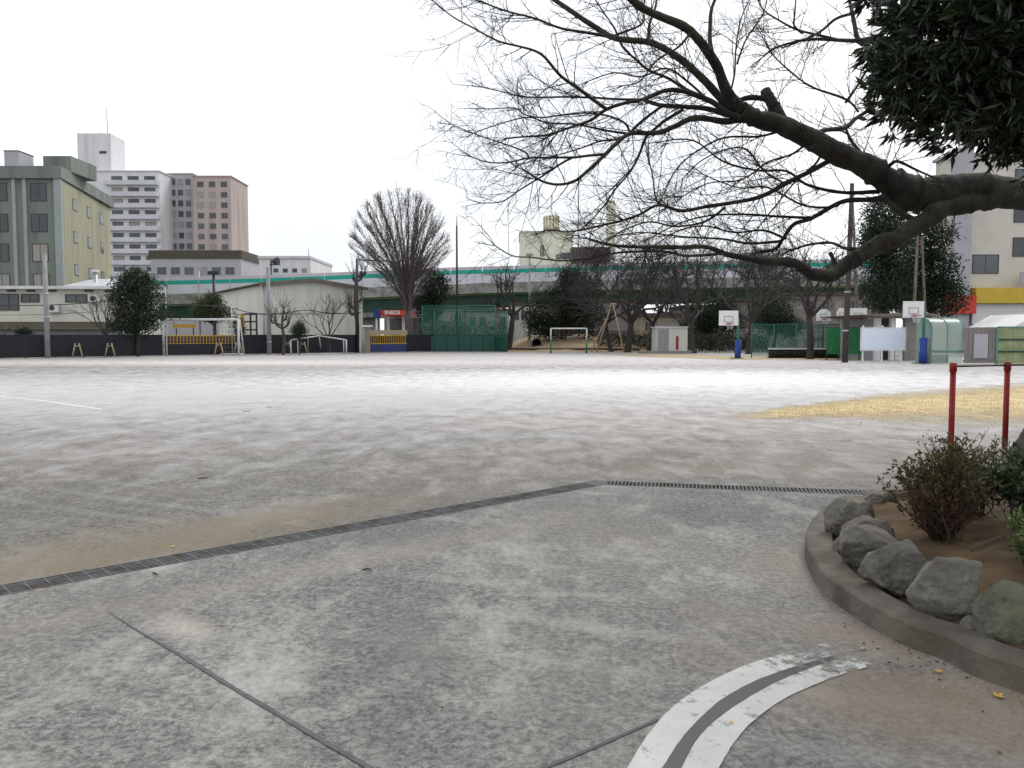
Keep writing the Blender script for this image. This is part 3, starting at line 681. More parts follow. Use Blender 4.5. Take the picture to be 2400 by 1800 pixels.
for sp, rad in LIMBS:
    ln = sum((sp[i + 1] - sp[i]).length for i in range(len(sp) - 1)); thick = sum(rad) / len(rad)
    step = .088 if thick < .02 else .15
    for _ in range(int(ln / step)):
        i = random.randrange(max(1, len(sp) // 6), len(sp)); d = (sp[i] - sp[i - 1]).normalized()
        if sp[i].x > 4.8 and random.random() < .6: continue
        l = random.uniform(.12, .74) * (.8 if thick < .008 else 1.0)
        shoot(tw, sp[i], rot_dir(d, R(random.uniform(25, 70))), l, max(.0018, min(.0055, rad[i] * .5)), 2 if l > .35 else 1)
    d = (sp[-1] - sp[-2]).normalized()
    if rad[-1] < .02:
        for _ in range(3): shoot(tw, sp[-1], rot_dir(d, R(random.uniform(5, 30))), random.uniform(.12, .36), max(.0018, min(rad[-1] * .9, .005)), 2)
tw.build('twigs', 'twig_bark', ch)

# ================================================================ EVERGREEN overhanging the upper right
leafmat('glossy_leaf', (.008, .015, .008), (.034, .052, .018), .30, .16, .55, [(.8, (.026, .042, .016))])
et = thing('evergreen_tree', 'dense dark evergreen with long glossy leaves hanging over the upper right corner', 'tree', (6.3, 5.6, .2))
trk = smooth_path([(6.3, 5.6, .12), (6.25, 5.65, 1.2), (6.0, 5.9, 2.4), (5.6, 6.2, 3.6), (5.3, 6.3, 5.0)], 5)
MB().tube(trk, np.linspace(.16, .06, len(trk)), 12).build('trunk', 'trunk_bark', et)
bl = [((5.05, 6.3, 4.75), (2.15, 1.6, 1.75)), ((3.50, 6.2, 3.72), (.80, .8, .55)), ((3.85, 6.2, 3.26), (.95, .8, .42)), ((3.40, 6.3, 4.35), (.75, .7, .70)), ((4.7, 6.1, 3.12), (1.25, .9, .54)), ((3.10, 6.25, 3.36), (.50, .5, .20)), ((6.0, 3.4, 4.9), (2.5, 2.3, 1.6))]  # last lobe is unseen, added to keep sky light off the planting bed
cl = []; cd = []
for (c, rr), n in zip(bl, (2300, 560, 560, 440, 800, 150, 2400)):
    u = unit(n); rad_ = (.45 + .58 * rng.random(n) ** .5)[:, None]; lump = np.array([1 + .38 * mn.noise(Vector(x) * 3.1 + Vector(c)) for x in u])[:, None]
    cl.append(np.array(c) + u * rad_ * lump * np.array(rr)); cd.append(u)
cl = np.concatenate(cl); cd = np.concatenate(cd)
lf = MB(); k = 9
cdir = cd + rng.normal(size=cd.shape) * .55 + np.array([-.25, 0, -.12]); cdir /= np.linalg.norm(cdir, axis=1)[:, None]
pos = np.repeat(cl, k, 0) + rng.normal(size=(len(cl) * k, 3)) * .022; dr_ = np.repeat(cdir, k, 0) + rng.normal(size=(len(cl) * k, 3)) * .62
rn = np.clip(np.repeat(rng.random(len(cl)), k) * .7 + rng.random(len(cl) * k) * .3, 0, 1)
leaves(lf, pos, dr_, .125, .033, .18, rn)
cr_ = lf.build('crown', 'glossy_leaf', et)
br = MB()
for i in range(0, len(cl), 4):
    e = Vector(cl[i]); s_ = e - Vector(cdir[i]) * random.uniform(.25, .5); br.tube([s_, s_.lerp(e, .5) + Vector((0, 0, .02)), e], [.006, .004, .002], 3, cap=False)
for c, rr in bl:
    for _ in range(9):
        e = Vector(c) + Vector((random.uniform(-.6, .6) * rr[0], random.uniform(-.6, .6) * rr[1], random.uniform(-.6, .6) * rr[2])); s_ = Vector(trk[random.randrange(12, len(trk))])
        br.tube(smooth_path([s_, s_.lerp(e, .5) + Vector((0, 0, .15)), e], 4), np.linspace(.035, .008, 9), 5)
br.build('branches', 'twig_bark', et)

# ================================================================ SHRUBS in the bed
leafmat('azalea_leaf', (.075, .028, .020), (.115, .11, .038), .6, .25, .3, [(.35, (.085, .045, .025)), (.62, (.065, .060, .024)), (.8, (.075, .085, .028))])
leafmat('aucuba_leaf', (.022, .036, .018), (.10, .15, .04), .4, .2, .5, [(.6, (.04, .06, .026))])
pm('stem', (.075, .058, .042), (.05, .038, .03), 20, .9)
def shrub(name, label, base, w, dpt, h, nst, leaf, llen, lwid, per, bias, lean=(0, 0), low=.25):
    t = thing(name, label, 'shrub', tuple(base), 'shrubs in the planting bed'); s_ = MB(); lf = MB(); tips = []; dirs = []; rn = []
    for i in range(nst):
        a = random.uniform(0, 2 * math.pi); rr = random.random() ** .6
        tip = base + Vector((math.cos(a) * rr * w + lean[0], math.sin(a) * rr * dpt + lean[1], h * random.uniform(.55, 1.05) * (1 - .42 * rr * rr)))
        b0 = base + Vector((random.gauss(0, .03), random.gauss(0, .03), -.03))
        mid = b0.lerp(tip, .45) + Vector((random.gauss(0, .03), random.gauss(0, .03), -.03 if rr > .5 else .03))
        pt = smooth_path([b0, mid, tip], 4); s_.tube(pt, np.linspace(.007, .0022, len(pt)), 4, cap=False)
        for _ in range(6):
            f = random.uniform(low, 1); q = Vector(pt[min(len(pt) - 1, int(f * len(pt)))]); d = rot_dir((tip - mid).normalized(), R(random.uniform(15, 60))); L_ = random.uniform(.06, .2) * h * 1.6
            e = q + d * L_ + Vector((0, 0, .03)); s_.tube([q, q.lerp(e, .5) + Vector((0, 0, -.01)), e], [.0035, .0025, .0015], 3, cap=False)
            tips.append(e); dirs.append(d); rn.append((e.z - base.z) / h)
            tips.append(q.lerp(e, .6)); dirs.append(d); rn.append((e.z - base.z) / h)
        tips.append(tip); dirs.append((tip - mid).normalized()); rn.append(1)
    tips = np.array([tuple(x) for x in tips]); dirs = np.array([tuple(x) for x in dirs]); rn = np.clip(np.array(rn), 0, 1)
    ps = np.repeat(tips, per, 0) + rng.normal(size=(len(tips) * per, 3)) * .010; dd = np.repeat(dirs, per, 0) + rng.normal(size=(len(tips) * per, 3)) * .75
    r2 = np.clip(bias[0] + bias[1] * np.repeat(rn, per) + rng.normal(size=len(ps)) * .20, 0, 1)
    leaves(lf, ps, dd, llen, lwid, .15, r2)
    s_.build('stems', 'stem', t); lf.build('foliage', leaf, t)
    return t
def sb(px, py): q = G(px, py, .2); q.z = soil_z(q.x, q.y); return q
b1 = sb(2218, 1262)
shrub('azalea_shrub', 'reddish-brown azalea with bare upper twigs before the nearer red post', b1, .29, .27, .52, 66, 'azalea_leaf', .034, .013, 7, (-.15, .85), (-.03, 0))
shrub('azalea_shrub', 'olive-green azalea behind the reddish one, with sparse pale sprigs on top', sb(2280, 1215), .32, .28, .52, 46, 'azalea_leaf', .034, .013, 3, (.30, .55), (-.06, 0), .45)
shrub('broadleaf_shrub', 'dark green broad-leaved shrub at the right edge above bare stems', sb(2385, 1250), .26, .24, .43, 26, 'aucuba_leaf', .075, .024, 6, (.1, .5), (.10, 0), .55)
#shrub('broadleaf_shrub', 'low dark green shrub at the right edge behind the bare stems', sb(2440, 1215), .40, .36, .40, 46, 'aucuba_leaf', .07, .024, 6, (.1, .4), (0, 0), .3)
shrub('seedling_shrub', 'small yellowish-green shrub cut by the right picture edge beside the boulders', sb(2448, 1350), .15, .13, .24, 18, 'aucuba_leaf', .04, .014, 5, (.6, .5), (-.03, 0), .3)
# fallen stick in the bed
q0 = sb(2275, 1296); q1 = sb(2372, 1272)
st_ = smooth_path([q0 + Vector((0, 0, .012)), q0.lerp(q1, .5) + Vector((0, 0, .02)), q1 + Vector((0, 0, .03))], 5)
tag(MB().tube(st_, np.linspace(.005, .011, len(st_)), 6).build('fallen_branch', 'stem', loc=tuple(q0)), 'thin dry stick lying on the brown soil of the bed', 'branch')
# ---- litter on the ground
pm('yellow_leaf', (.62, .40, .07), (.45, .27, .05), 30, .7)
pm('brown_leaf', (.10, .06, .035), (.05, .03, .02), 30, .8)
def litter(px, py, size, m, label, rz, name='fallen_leaf'):
    q = G(px, py); mb = MB(); n = 9; vs = [(0, 0, .012)]
    for i in range(n):
        a = 2 * math.pi * i / n; r = size * (1 if i % 2 == 0 else .62) * (.75 + .4 * random.random()) * (1.0 if abs(math.cos(a)) > .5 else .7)
        vs.append((r * math.cos(a + rz), r * math.sin(a + rz), .008 + .016 * random.random() * size / .04))
    vs = [(q.x + a, q.y + b_, c) for a, b_, c in vs]
    mb.add(vs, [(0, i + 1, (i + 1) % n + 1) for i in range(n)])
    return tag(mb.build(name, m, loc=tuple(q)), label, 'leaf', 'fallen leaves')
litter(2198, 1578, .021, 'yellow_leaf', 'small yellow leaf on the ground nearer the painted curve end', .4)
litter(2340, 1636, .031, 'yellow_leaf', 'larger yellow leaf on brown dirt beside the kerb, lower right', 1.2)
litter(1714, 1698, .012, 'yellow_leaf', 'tiny yellow leaf lying on the inner white painted band', .4)
litter(406, 1283, .018, 'yellow_leaf', 'tiny yellow leaf just beyond the drain on the left', 1.0)
litter(2083, 1558, .016, 'brown_leaf', 'curled dark leaf just past the worn end of the painted curve', .2)
litter(2100, 1507, .018, 'brown_leaf', 'dark leaf against the foot of the kerb', 2.2)
litter(1038, 1664, .010, 'brown_leaf', 'dark speck of a leaf alone on the pavement, bottom centre', 2.0)
pm('dry_twig', (.05, .042, .036), (.03, .025, .02), 30, .9)
for (x, y, l, a, lb) in ((475, 1122, .09, .6, 'short dark twig lying on the yard, left of centre'), (362, 1347, .05, 2.6, 'short twig on the pavement just in front of the drain grates'),
                         (860, 1337, .06, .05, 'thin straight twig flat on the pavement left of centre'), (578, 965, .16, .1, 'dark twig lying on the yard near the chalk line'),
                         (630, 955, .14, .4, 'smaller dark scrap near the chalk line on the yard')):
    q = G(x, y); d = Vector((math.cos(a), math.sin(a), 0)) * l / 2
    tag(MB().tube([q - d + Vector((0, 0, .006)), q + Vector((0, .1 * l, .010)), q + d + Vector((0, 0, .007))], [.004, .006, .003], 5).build('twig', 'dry_twig', loc=tuple(q)), lb, 'twig')
# crumbs of gravel along the kerb foot and scattered over the paving
pm('crumb', (.46, .43, .38), (.22, .18, .14), 60, .9)
gv = MB()
def crumb(q, s_):
    vs = [Vector((random.uniform(-1, 1), random.uniform(-1, 1), random.uniform(0, 1))) * s_ * .6 for _ in range(4)]
    vs[3].z = s_; gv.add([(q.x + v.x, q.y + v.y, .001 + abs(v.z) * .8) for v in vs], [(0, 1, 2), (0, 1, 3), (1, 2, 3), (2, 0, 3)])
for _ in range(620):
    i = random.randrange(30, len(kpath)); p = kpath[i]; t_ = (kpath[i] - kpath[i - 1]).normalized(); nn = Vector((-t_.y, t_.x, 0))
    if nn.dot(Vector((4.6, 5.0, 0)) - p) > 0: nn = -nn
    crumb(p + nn * abs(random.gauss(0, .13)) + nn * .004 + t_ * random.uniform(-.05, .05), random.choice((.003, .004, .006, .009)))
for _ in range(1400): crumb(G(random.uniform(0, 2300), 1130 + 670 * random.random() ** 1.2), random.choice((.002, .003, .004, .006)))
for _ in range(120): crumb(G(random.uniform(1500, 2000), random.uniform(985, 1085)), random.choice((.006, .01, .016)))
o = gv.build('gravel', 'crumb', kind='stuff'); tag(o, 'loose crumbs of gravel strewn over the paving', 'gravel')

leafmat('litter_leaf', (.09, .05, .03), (.22, .15, .07), .8, .2, .2)
ll = MB(); pp = []
for _ in range(45):
    i = random.randrange(75, len(kpath)); p = kpath[i]; t_ = (kpath[i] - kpath[i - 1]).normalized(); nn = Vector((-t_.y, t_.x, 0))
    if nn.dot(Vector((4.6, 5.0, 0)) - p) > 0: nn = -nn
    q = p + nn * (abs(random.gauss(0, .16)) + .02); pp.append((q.x, q.y, .006))
for _ in range(260):
    x, y = random.uniform(3.0, 6.0), random.uniform(3.2, 7.4)
    if inside(x, y) and edged(x, y) > .12: pp.append((x, y, soil_z(x, y) + .012))
pp = np.array(pp); leaves(ll, pp, np.stack([rng.normal(size=len(pp)), rng.normal(size=len(pp)), rng.normal(size=len(pp)) * .12], 1), .020, .011, .1)
tag(ll.build('leaf_litter', 'litter_leaf', kind='stuff'), 'scattered dead brown leaves along the kerb and in the bed', 'leaf litter')

# ================================================================ BACKGROUND BUILDERS
pm('glass_dark', (.035, .04, .045), (.06, .068, .075), .6, .12, spec=.6)
pm('frame_grey', (.30, .30, .30), (.22, .22, .22), 5, .5)
pm('frame_dark', (.05, .05, .05), (.035, .035, .035), 5, .5)
pm('curtain', (.34, .33, .30), (.26, .25, .23), 3, .5); pm('glass_blue', (.09, .11, .13), (.05, .06, .07), .4, .12, spec=.6)
def windows(parent, D, specs, frame='frame_grey', pane='glass_dark', fw=.06):
    cache = {}
    for (x, z, w, h) in specs:                       # centre x, sill z, width, height
        pane = random.choice(('glass_dark', 'glass_dark', 'glass_blue', 'curtain')); key = (round(w, 2), round(h, 2), pane); wl = Vector(WL[parent.name]); dst = Vector((x, D, z)) - wl
        if key not in cache:
            y0 = D - .07
            f = MB()
            f.box(x - w / 2 - fw, x + w / 2 + fw, y0, D + .02, z - fw, z); f.box(x - w / 2 - fw, x + w / 2 + fw, y0, D + .02, z + h, z + h + fw)
            f.box(x - w / 2 - fw, x - w / 2, y0 + .004, D + .02, z, z + h); f.box(x + w / 2, x + w / 2 + fw, y0 + .004, D + .02, z, z + h)
            f.box(x - fw * .35, x + fw * .35, y0 + .02, D + .02, z, z + h)
            o = f.build('window', frame, parent); p = MB().box(x - w / 2, x + w / 2, D - .025, D + .02, z, z + h).build('pane', pane, o); cache[key] = (o, p, Vector((x, D, z)))
        else:
            o, p, ref = cache[key]; o2 = o.copy(); COL.objects.link(o2); o2.parent = parent; o2.location = Vector((x, D, z)) - ref
            p2 = p.copy(); COL.objects.link(p2); p2.parent = o2
def gridwin(parent, D, px0, px1, ytop, ybot, cols, rows, wpx, hpx, **kw):
    sp = []
    for r in range(rows):
        for c in range(cols):
            x = px0 + (px1 - px0) * (c + .5) / cols; y = ytop + (ybot - ytop) * (r + .5) / rows
            sp.append((X(x, D), Z(y + hpx / 2, D), wpx * D / F, hpx * D / F))
    windows(parent, D, sp, **kw)
def block(name, label, px0, px1, ytop, D, depth, m, cat='building', base=0.0, roof=None, over=.25, rt=.25):
    x0, x1 = X(px0, D), X(px1, D); z = Z(ytop, D)
    t = thing(name, label, cat, ((x0 + x1) / 2, D, base))
    MB().box(x0, x1, D, D + depth, base, z).build('wall', m, t)
    if roof: MB().box(x0 - over, x1 + over, D - over, D + depth + over, z + .003, z + rt).build('roof', roof, t)
    return t
def cyl(a, b, r, m, name, parent=None, n=10, r2=None): return MB().tube([a, b], [r, r2 or r], n).build(name, m, parent)

# ---- colours
pm('cream', (.62, .61, .54), (.53, .52, .46), .8, .85); pm('white_wall', (.70, .70, .71), (.62, .62, .64), .8, .8, stretch=(1, 1, .12), c3=(.56, .56, .57), s3=.6)
pm('bone', (.68, .68, .63), (.60, .60, .55), .8, .7, stretch=(1, 1, .15), c3=(.54, .54, .48), s3=.6); pm('greygreen', (.20, .225, .20), (.165, .185, .165), 1.0, .85, stretch=(1, 1, .12), c3=(.13, .145, .13), s3=.7); pm('olive_wall', (.33, .325, .235), (.28, .275, .195), 1.0, .85, stretch=(1, 1, .12), c3=(.22, .215, .16), s3=.7)
pm('pale_trim', (.33, .37, .37), (.28, .32, .32), .5, .8); pm('greywall', (.42, .42, .45), (.36, .36, .39), .4, .8); pm('tanwall', (.47, .39, .37), (.40, .33, .31), .8, .8, stretch=(1, 1, .12), c3=(.34, .285, .27), s3=.6)
pm('balcony', (.60, .60, .64), (.52, .52, .56), .4, .8); pm('roof_tile', (.10, .085, .06), (.055, .05, .04), 6, .8, .5); pm('metal_roof', (.62, .67, .72), (.5, .55, .6), 2, .4, metal=.2)
pm('dark_wall', (.016, .016, .024), (.010, .010, .015), 3, .6, .2); pm('navy_edge', (.02, .025, .05), (.014, .016, .03), 3, .5)
pm('concrete_pole', (.30, .30, .31), (.22, .22, .23), 3, .85, .3); pm('galv', (.45, .46, .47), (.34, .35, .36), 8, .45, metal=.4); pm('white_tube', (.62, .62, .62), (.45, .45, .44), 6, .5)
pm('louver', (.10, .075, .075), (.07, .05, .05), .5, .7); pm('teal', (.012, .40, .32), (.010, .33, .26), .7, .6); pm('barrier_white', (.62, .64, .70), (.54, .55, .60), .4, .6); pm('barrier_pink', (.56, .52, .58), (.50, .47, .53), .4, .6)
pm('deck_concrete', (.33, .33, .31), (.22, .22, .21), .6, .9, c3=(.16, .16, .15), s3=2.0); pm('girder_green', (.045, .13, .06), (.03, .09, .045), .6, .6); pm('girder_light', (.20, .34, .12), (.16, .28, .10), .6, .6); pm('girder_dark', (.022, .07, .045), (.016, .05, .03), .6, .7)
pm('yellow_paint', (.55, .33, .03), (.42, .25, .03), 3, .6); pm('blue_paint', (.015, .045, .22), (.012, .03, .14), 3, .5); pm('red_sign', (.62, .05, .03), (.5, .04, .025), 2, .5)
pm('sign_white', (.8, .8, .8), (.72, .72, .72), 2, .5); pm('beige_col', (.36, .31, .23), (.28, .24, .18), 3, .85); pm('black_metal', (.015, .015, .016), (.03, .03, .03), 6, .5)
pm('green_panel', (.012, .075, .058), (.010, .06, .046), 1.2, .55); pm('green_steel', (.02, .15, .11), (.015, .11, .08), 4, .5); pm('court_green', (.012, .16, .055), (.010, .12, .04), 2, .6)
meshmat('green_net', (.015, .12, .085), .42); meshmat('goal_net', (.5, .5, .48), .10); meshmat('tan_net', (.36, .30, .18), .10)
pm('mound_soil', (.24, .17, .095), (.15, .105, .06), .9, .95, .5, c3=(.30, .22, .12), s3=.5); pm('straw_stake', (.40, .33, .22), (.30, .24, .16), 6, .9)
pm('whiteboard', (.72, .78, .90), (.68, .74, .86), 1, .35); pm('white_paint', (.74, .74, .74), (.66, .66, .66), 3, .5); pm('blue_pad', (.015, .05, .30), (.012, .035, .2), 4, .55, .3)
pm('lightblue', (.42, .52, .62), (.36, .45, .55), 1, .6); pm('brown_eave', (.20, .17, .13), (.13, .11, .085), 2, .8); pm('polycarb_frame', (.12, .27, .22), (.09, .21, .17), 3, .5)
pm('sage_panel', (.27, .31, .17), (.20, .23, .12), 1.6, .7, c3=(.33, .36, .20), s3=1.5); pm('taupe', (.25, .23, .215), (.19, .175, .165), 2, .8); pm('rim_red', (.45, .03, .02), (.3, .02, .02), 4, .5)
pm('bark_far', (.052, .045, .042), (.03, .026, .025), 4, .95, .6); pm('bark_brown', (.085, .070, .062), (.05, .042, .038), 4, .95, .6); pm('zelk', (.125, .098, .096), (.075, .06, .06), 3, .95)
leafmat('ever_far', (.008, .016, .011), (.028, .045, .022), .6, .15, .25); leafmat('ever_mid', (.012, .025, .016), (.045, .072, .038), .6, .15, .25); leafmat('ever_olive', (.03, .042, .02), (.085, .105, .05), .6, .2, .25)

# ================================================================ LEFT SIDE: the dark boundary wall and what stands along it
WA, WB = G(-90, 842), G(1000, 824)
def wallpt(px, off=0.0):
    s = (px - 1200) / F * 1.0 / math.cos(PITCH) * .9983
    d = WB - WA; k = (s * WA.y - WA.x) / (d.x - s * d.y); q = WA + d * k
    n = Vector((d.y, -d.x, 0)).normalized(); return q + n * off * (1 if n.y < 0 else -1)
def wall_run(pa, pb, label, h=1.5):
    a, b_ = wallpt(pa), wallpt(pb); d = (b_ - a); L_ = d.length; d.normalize(); n_ = max(1, round(L_ / 1.8)); st = L_ / n_
    t = thing('boundary_wall', label, 'wall', tuple(a)); M = Matrix(((d.x, -d.y, 0, a.x), (d.y, d.x, 0, a.y), (0, 0, 1, 0), (0, 0, 0, 1)))
    f = None
    for i in range(n_):
        if f is None:
            mb = MB(); mb.box(.02, st - .02, 0, .04, .04, h - .03, M)
            for j in range(9): mb.box(.06 + j * (st - .12) / 9, .06 + (j + .55) * (st - .12) / 9, -.018, 0, .06, h - .05, M)
            f = mb.build('panel', 'dark_wall', t); p = MB().box(-.03, .03, -.03, .06, 0, h, M).build('post', 'navy_edge', t); o, q = f, p
        else:
            o = f.copy(); q = p.copy()
            for u in (o, q): COL.objects.link(u); u.parent = t
        o.location = d * st * i; q.location = d * st * i
    MB().box(0, L_, -.035, .065, h - .03, h + .02, M).build('rail', 'navy_edge', t)
    return t
wall_run(-90, 382, 'long dark panel wall left of the white football goal'); wall_run(553, 838, 'dark panel wall below the pale gabled warehouse')
wall_run(952, 1200, 'dark panel wall behind the green backstop')
def bargate(pa, pb, label, top, nb, beam):
    a, b_ = wallpt(pa, .15), wallpt(pb, .15); d = b_ - a; L_ = d.length; d.normalize(); t = thing('bar_gate', label, 'gate', tuple(a))
    M = Matrix(((d.x, -d.y, 0, a.x), (d.y, d.x, 0, a.y), (0, 0, 1, 0), (0, 0, 0, 1)))
    MB().box(0, L_, -.02, .02, .06, .72 if beam else 1.0, M).build('lower_panel', 'blue_paint' if beam else 'dark_wall', t); MB().box(.02, L_ - .02, .08, .12, .04, 1.44, M).build('back_panel', 'dark_wall' if beam else 'louver', t)
    f = None
    for i in range(nb):
        if f is None: f = MB().box(-.022, .022, -.05, -.022, .08 if beam else .85, top, M).build('bar', 'yellow_paint', t); g_ = MB().box(-.025, .025, -.053, -.0505, .08, .70, M).build('bar_foot', 'blue_paint' if beam else 'navy_edge', t); o, q = f, g_
        else:
            o, q = f.copy(), g_.copy()
            for u in (o, q): COL.objects.link(u); u.parent = t
        o.location = q.location = d * (L_ * (i + .5) / nb)
    MB().box(0, L_, -.049, -.021, top - .09, top - .02, M).box(0, L_, -.0485, -.0215, *((.74, .80) if beam else (.86, .89)), M).build('rail', 'yellow_paint', t)
    if beam: MB().box(-.1, L_ + .1, -.06, .10, top + .02, top + .42, M).build('beam', 'beige_col', t)
bargate(386, 552, 'gate of thin yellow bars behind the white football goal', 1.5, 22, False)
bargate(866, 950, 'yellow and blue barred gate under a beige beam beside the fan-shaped tree', 1.5, 20, True)
q = wallpt(858, .2); tag(MB().box(q.x - .22, q.x + .22, q.y - .22, q.y + .22, 0, 2.05).box(q.x - .26, q.x + .26, q.y - .26, q.y + .26, 2.053, 2.12).build('gate_pillar', 'beige_col', loc=tuple(q)), 'beige square pillar left of the blue and yellow gate', 'pillar')
# poles along the wall
def pole(px, base_off, ytop, r0, m, label, name='utility_pole', arms=None, extra=None, cat='pole'):
    q = wallpt(px, base_off); zt = Z(ytop, q.y); t = thing(name, label, cat, tuple(q))
    MB().tube([(q.x, q.y, -.1), (q.x, q.y, zt)], [r0, r0 * .72], 12).build('shaft', m, t)
    return t, q, zt
t, q, zt = pole(105, .8, 596, .17, 'concrete_pole', 'grey concrete pole in front of the cream house at far left')
for z in (2.6, 4.1): MB().tube([(q.x, q.y, z), (q.x, q.y, z + .10)], .165, 12).build('band', 'galv', t)
t, q, zt = pole(622, .7, 626, .19, 'concrete_pole', 'tall grey concrete pole at the corner of the warehouse')
MB().tube([(q.x, q.y, .9), (q.x, q.y, 1.0)], .195, 12).build('band', 'galv', t)
t, q, zt = pole(388, .3, 672, .06, 'white_tube', 'thin white post beside the left evergreen'); MB().tube([(q.x, q.y, zt), (q.x, q.y, zt + .06)], .08, 8).build('cap', 'white_tube', t)
t, q, zt = pole(541, .3, 715, .05, 'galv', 'thin grey fence post carrying cables right of the goal'); MB().tube([(q.x, q.y, zt), (q.x, q.y, zt + .06)], .07, 8).build('cap', 'galv', t)
t, q, zt = pole(718, .3, 716, .05, 'galv', 'thin grey fence post carrying cables before the warehouse front'); MB().tube([(q.x, q.y, zt), (q.x, q.y, zt + .06)], .07, 8).build('cap', 'galv', t)
t, q, zt = pole(842, .7, 766, .17, 'concrete_pole', 'short grey post with a white lamp left of the gate pillar'); MB().box(q.x - .05, q.x + .75, q.y - .15, q.y + .15, zt + .003, zt + .13).build('lamp', 'white_paint', t)
t, q, zt = pole(836, .2, 606, .13, 'black_metal', 'dark pole with a long horizontal lamp arm beside the pollarded tree', 'lamp_pole')
e = (X(925, q.y), q.y, Z(612, q.y)); MB().tube([(q.x, q.y, zt - .1), e], .045, 8).build('arm', 'black_metal', t); MB().box(e[0] - .3, e[0] + .35, e[1] - .2, e[1] + .2, e[2] - .55, e[2] - .02).build('lamp', 'black_metal', t)
# cables
pm('cable', (.02, .02, .02), (.03, .03, .03), 3, .6)
def cable(pts, D_off, label, r=.022):
    p3 = []
    for (px, py) in pts: w = wallpt(px, D_off); p3.append((w.x, w.y, Z(py, w.y)))
    tag(MB().tube(smooth_path(p3, 5), r, 5).build('cable', 'cable', loc=p3[0]), label, 'cable', 'cables over the boundary wall')
cable([(-60, 716), (60, 716), (105, 715), (180, 712), (260, 704), (388, 690)], .3, 'dark cable sagging across the cream house front', .03)
cable([(-60, 738), (105, 737), (250, 728), (388, 712)], .3, 'thinner lower cable across the cream house front', .014)
cable([(388, 718), (470, 716), (541, 722), (580, 732), (640, 736), (718, 727), (770, 735), (842, 732)], .3, 'dark cable hung between the thin posts before the warehouse', .035)
cable([(541, 735), (600, 738), (718, 734), (842, 734)], .32, 'second cable just below the one hung before the warehouse', .02)

# white football goal, left
def goal(pl, pr, by, ty, label, r, depth, m_top, m_low, net, lean=.9, nstr=16):
    a, b_ = G(pl, by), G(pr, by); h = Z(ty, a.y); t = thing('football_goal', label, 'goal', tuple(a.lerp(b_, .5)))
    d = (b_ - a).normalized(); n_ = Vector((-d.y, d.x, 0))
    for s_, e in ((a, 0), (b_, 1)):
        if m_low:
            MB().tube([s_, s_ + Vector((0, 0, h * .55))], r, 8).build('post_sleeve', m_low, t); MB().tube([s_ + Vector((0, 0, h * .55)), s_ + Vector((0, 0, h))], r, 8).build('post', m_top, t)
        else: MB().tube([s_, s_ + Vector((0, 0, h))], r, 10).build('post', m_top, t)
        top = s_ + Vector((0, 0, h)) + n_ * .35; ft = s_ + n_ * depth
        MB().tube([s_ + Vector((0, 0, h)), top], r * .6, 6).tube([top, ft], r * .6, 6).tube([ft, s_ + Vector((0, 0, r))], r * .6, 6).build('stay', m_top if not m_low else 'straw_stake', t)
    MB().tube([a + Vector((0, 0, h)), b_ + Vector((0, 0, h))], r, 8).build('crossbar', m_top, t)
    MB().tube([a + n_ * depth + Vector((0, 0, r)), b_ + n_ * depth + Vector((0, 0, r))], r * .6, 6).build('ground_bar', m_top, t)
    nb = MB(); A0, B0 = a + Vector((0, 0, h)) + n_ * .35, b_ + Vector((0, 0, h)) + n_ * .35
    for i in range(nstr + 1):
        f = i / nstr; u = A0.lerp(B0, f); w = (a + n_ * depth).lerp(b_ + n_ * depth, f); nb.tube([u, u.lerp(w, .5) + Vector((0, 0, -.03)), w + Vector((0, 0, .03))], .006, 3, cap=False)
    for j in range(9):
        f = j / 9; u = A0.lerp(a + n_ * depth, f); w = B0.lerp(b_ + n_ * depth, f); nb.tube([u, w], .006, 3, cap=False)
    nb.build('net', net, t); return t
pm('string', (.32, .27, .2), (.25, .2, .15), 3, .9)
goal(382, 560, 833, 749, 'white football goal standing before the yellow-barred gate, far left', .085, 1.2, 'white_tube', None, 'string', nstr=20)
goal(1291, 1375, 828, 770, 'small goal with green post sleeves before the dark evergreen mass', .06, .9, 'white_tube', 'green_steel', 'string', nstr=8)
# low tube frame leaning in a tent shape
a, b_, c = G(682, 831), G(812, 830), G(757, 827); t = thing('folding_goal_frame', 'low white tube frame with peaked top beneath the warehouse front', 'goal frame', tuple(a))
za, zc = Z(797, a.y), Z(786, c.y); ap = P(748, 787, a.y + 1.2)
for s_ in (a, b_):
    MB().tube([s_, (s_.x, s_.y, za)], .055, 8).build('post', 'white_tube', t); MB().tube([(s_.x, s_.y, za), tuple(ap)], .05, 8).build('top_bar', 'white_tube', t)
    MB().tube([(s_.x + (.35 if s_ is a else -.35), s_.y + .7, 0), (s_.x + (.35 if s_ is a else -.35), s_.y + .7, za * .97)], .035, 6).build('rear_post', 'white_tube', t)
MB().tube([tuple(ap), (c.x, c.y - .6, 0)], .05, 8).build('prop', 'white_tube', t); MB().tube([(a.x + .35, a.y + .7, .05), (b_.x - .35, b_.y + .7, .05)], .035, 6).build('ground_bar', 'white_tube', t)

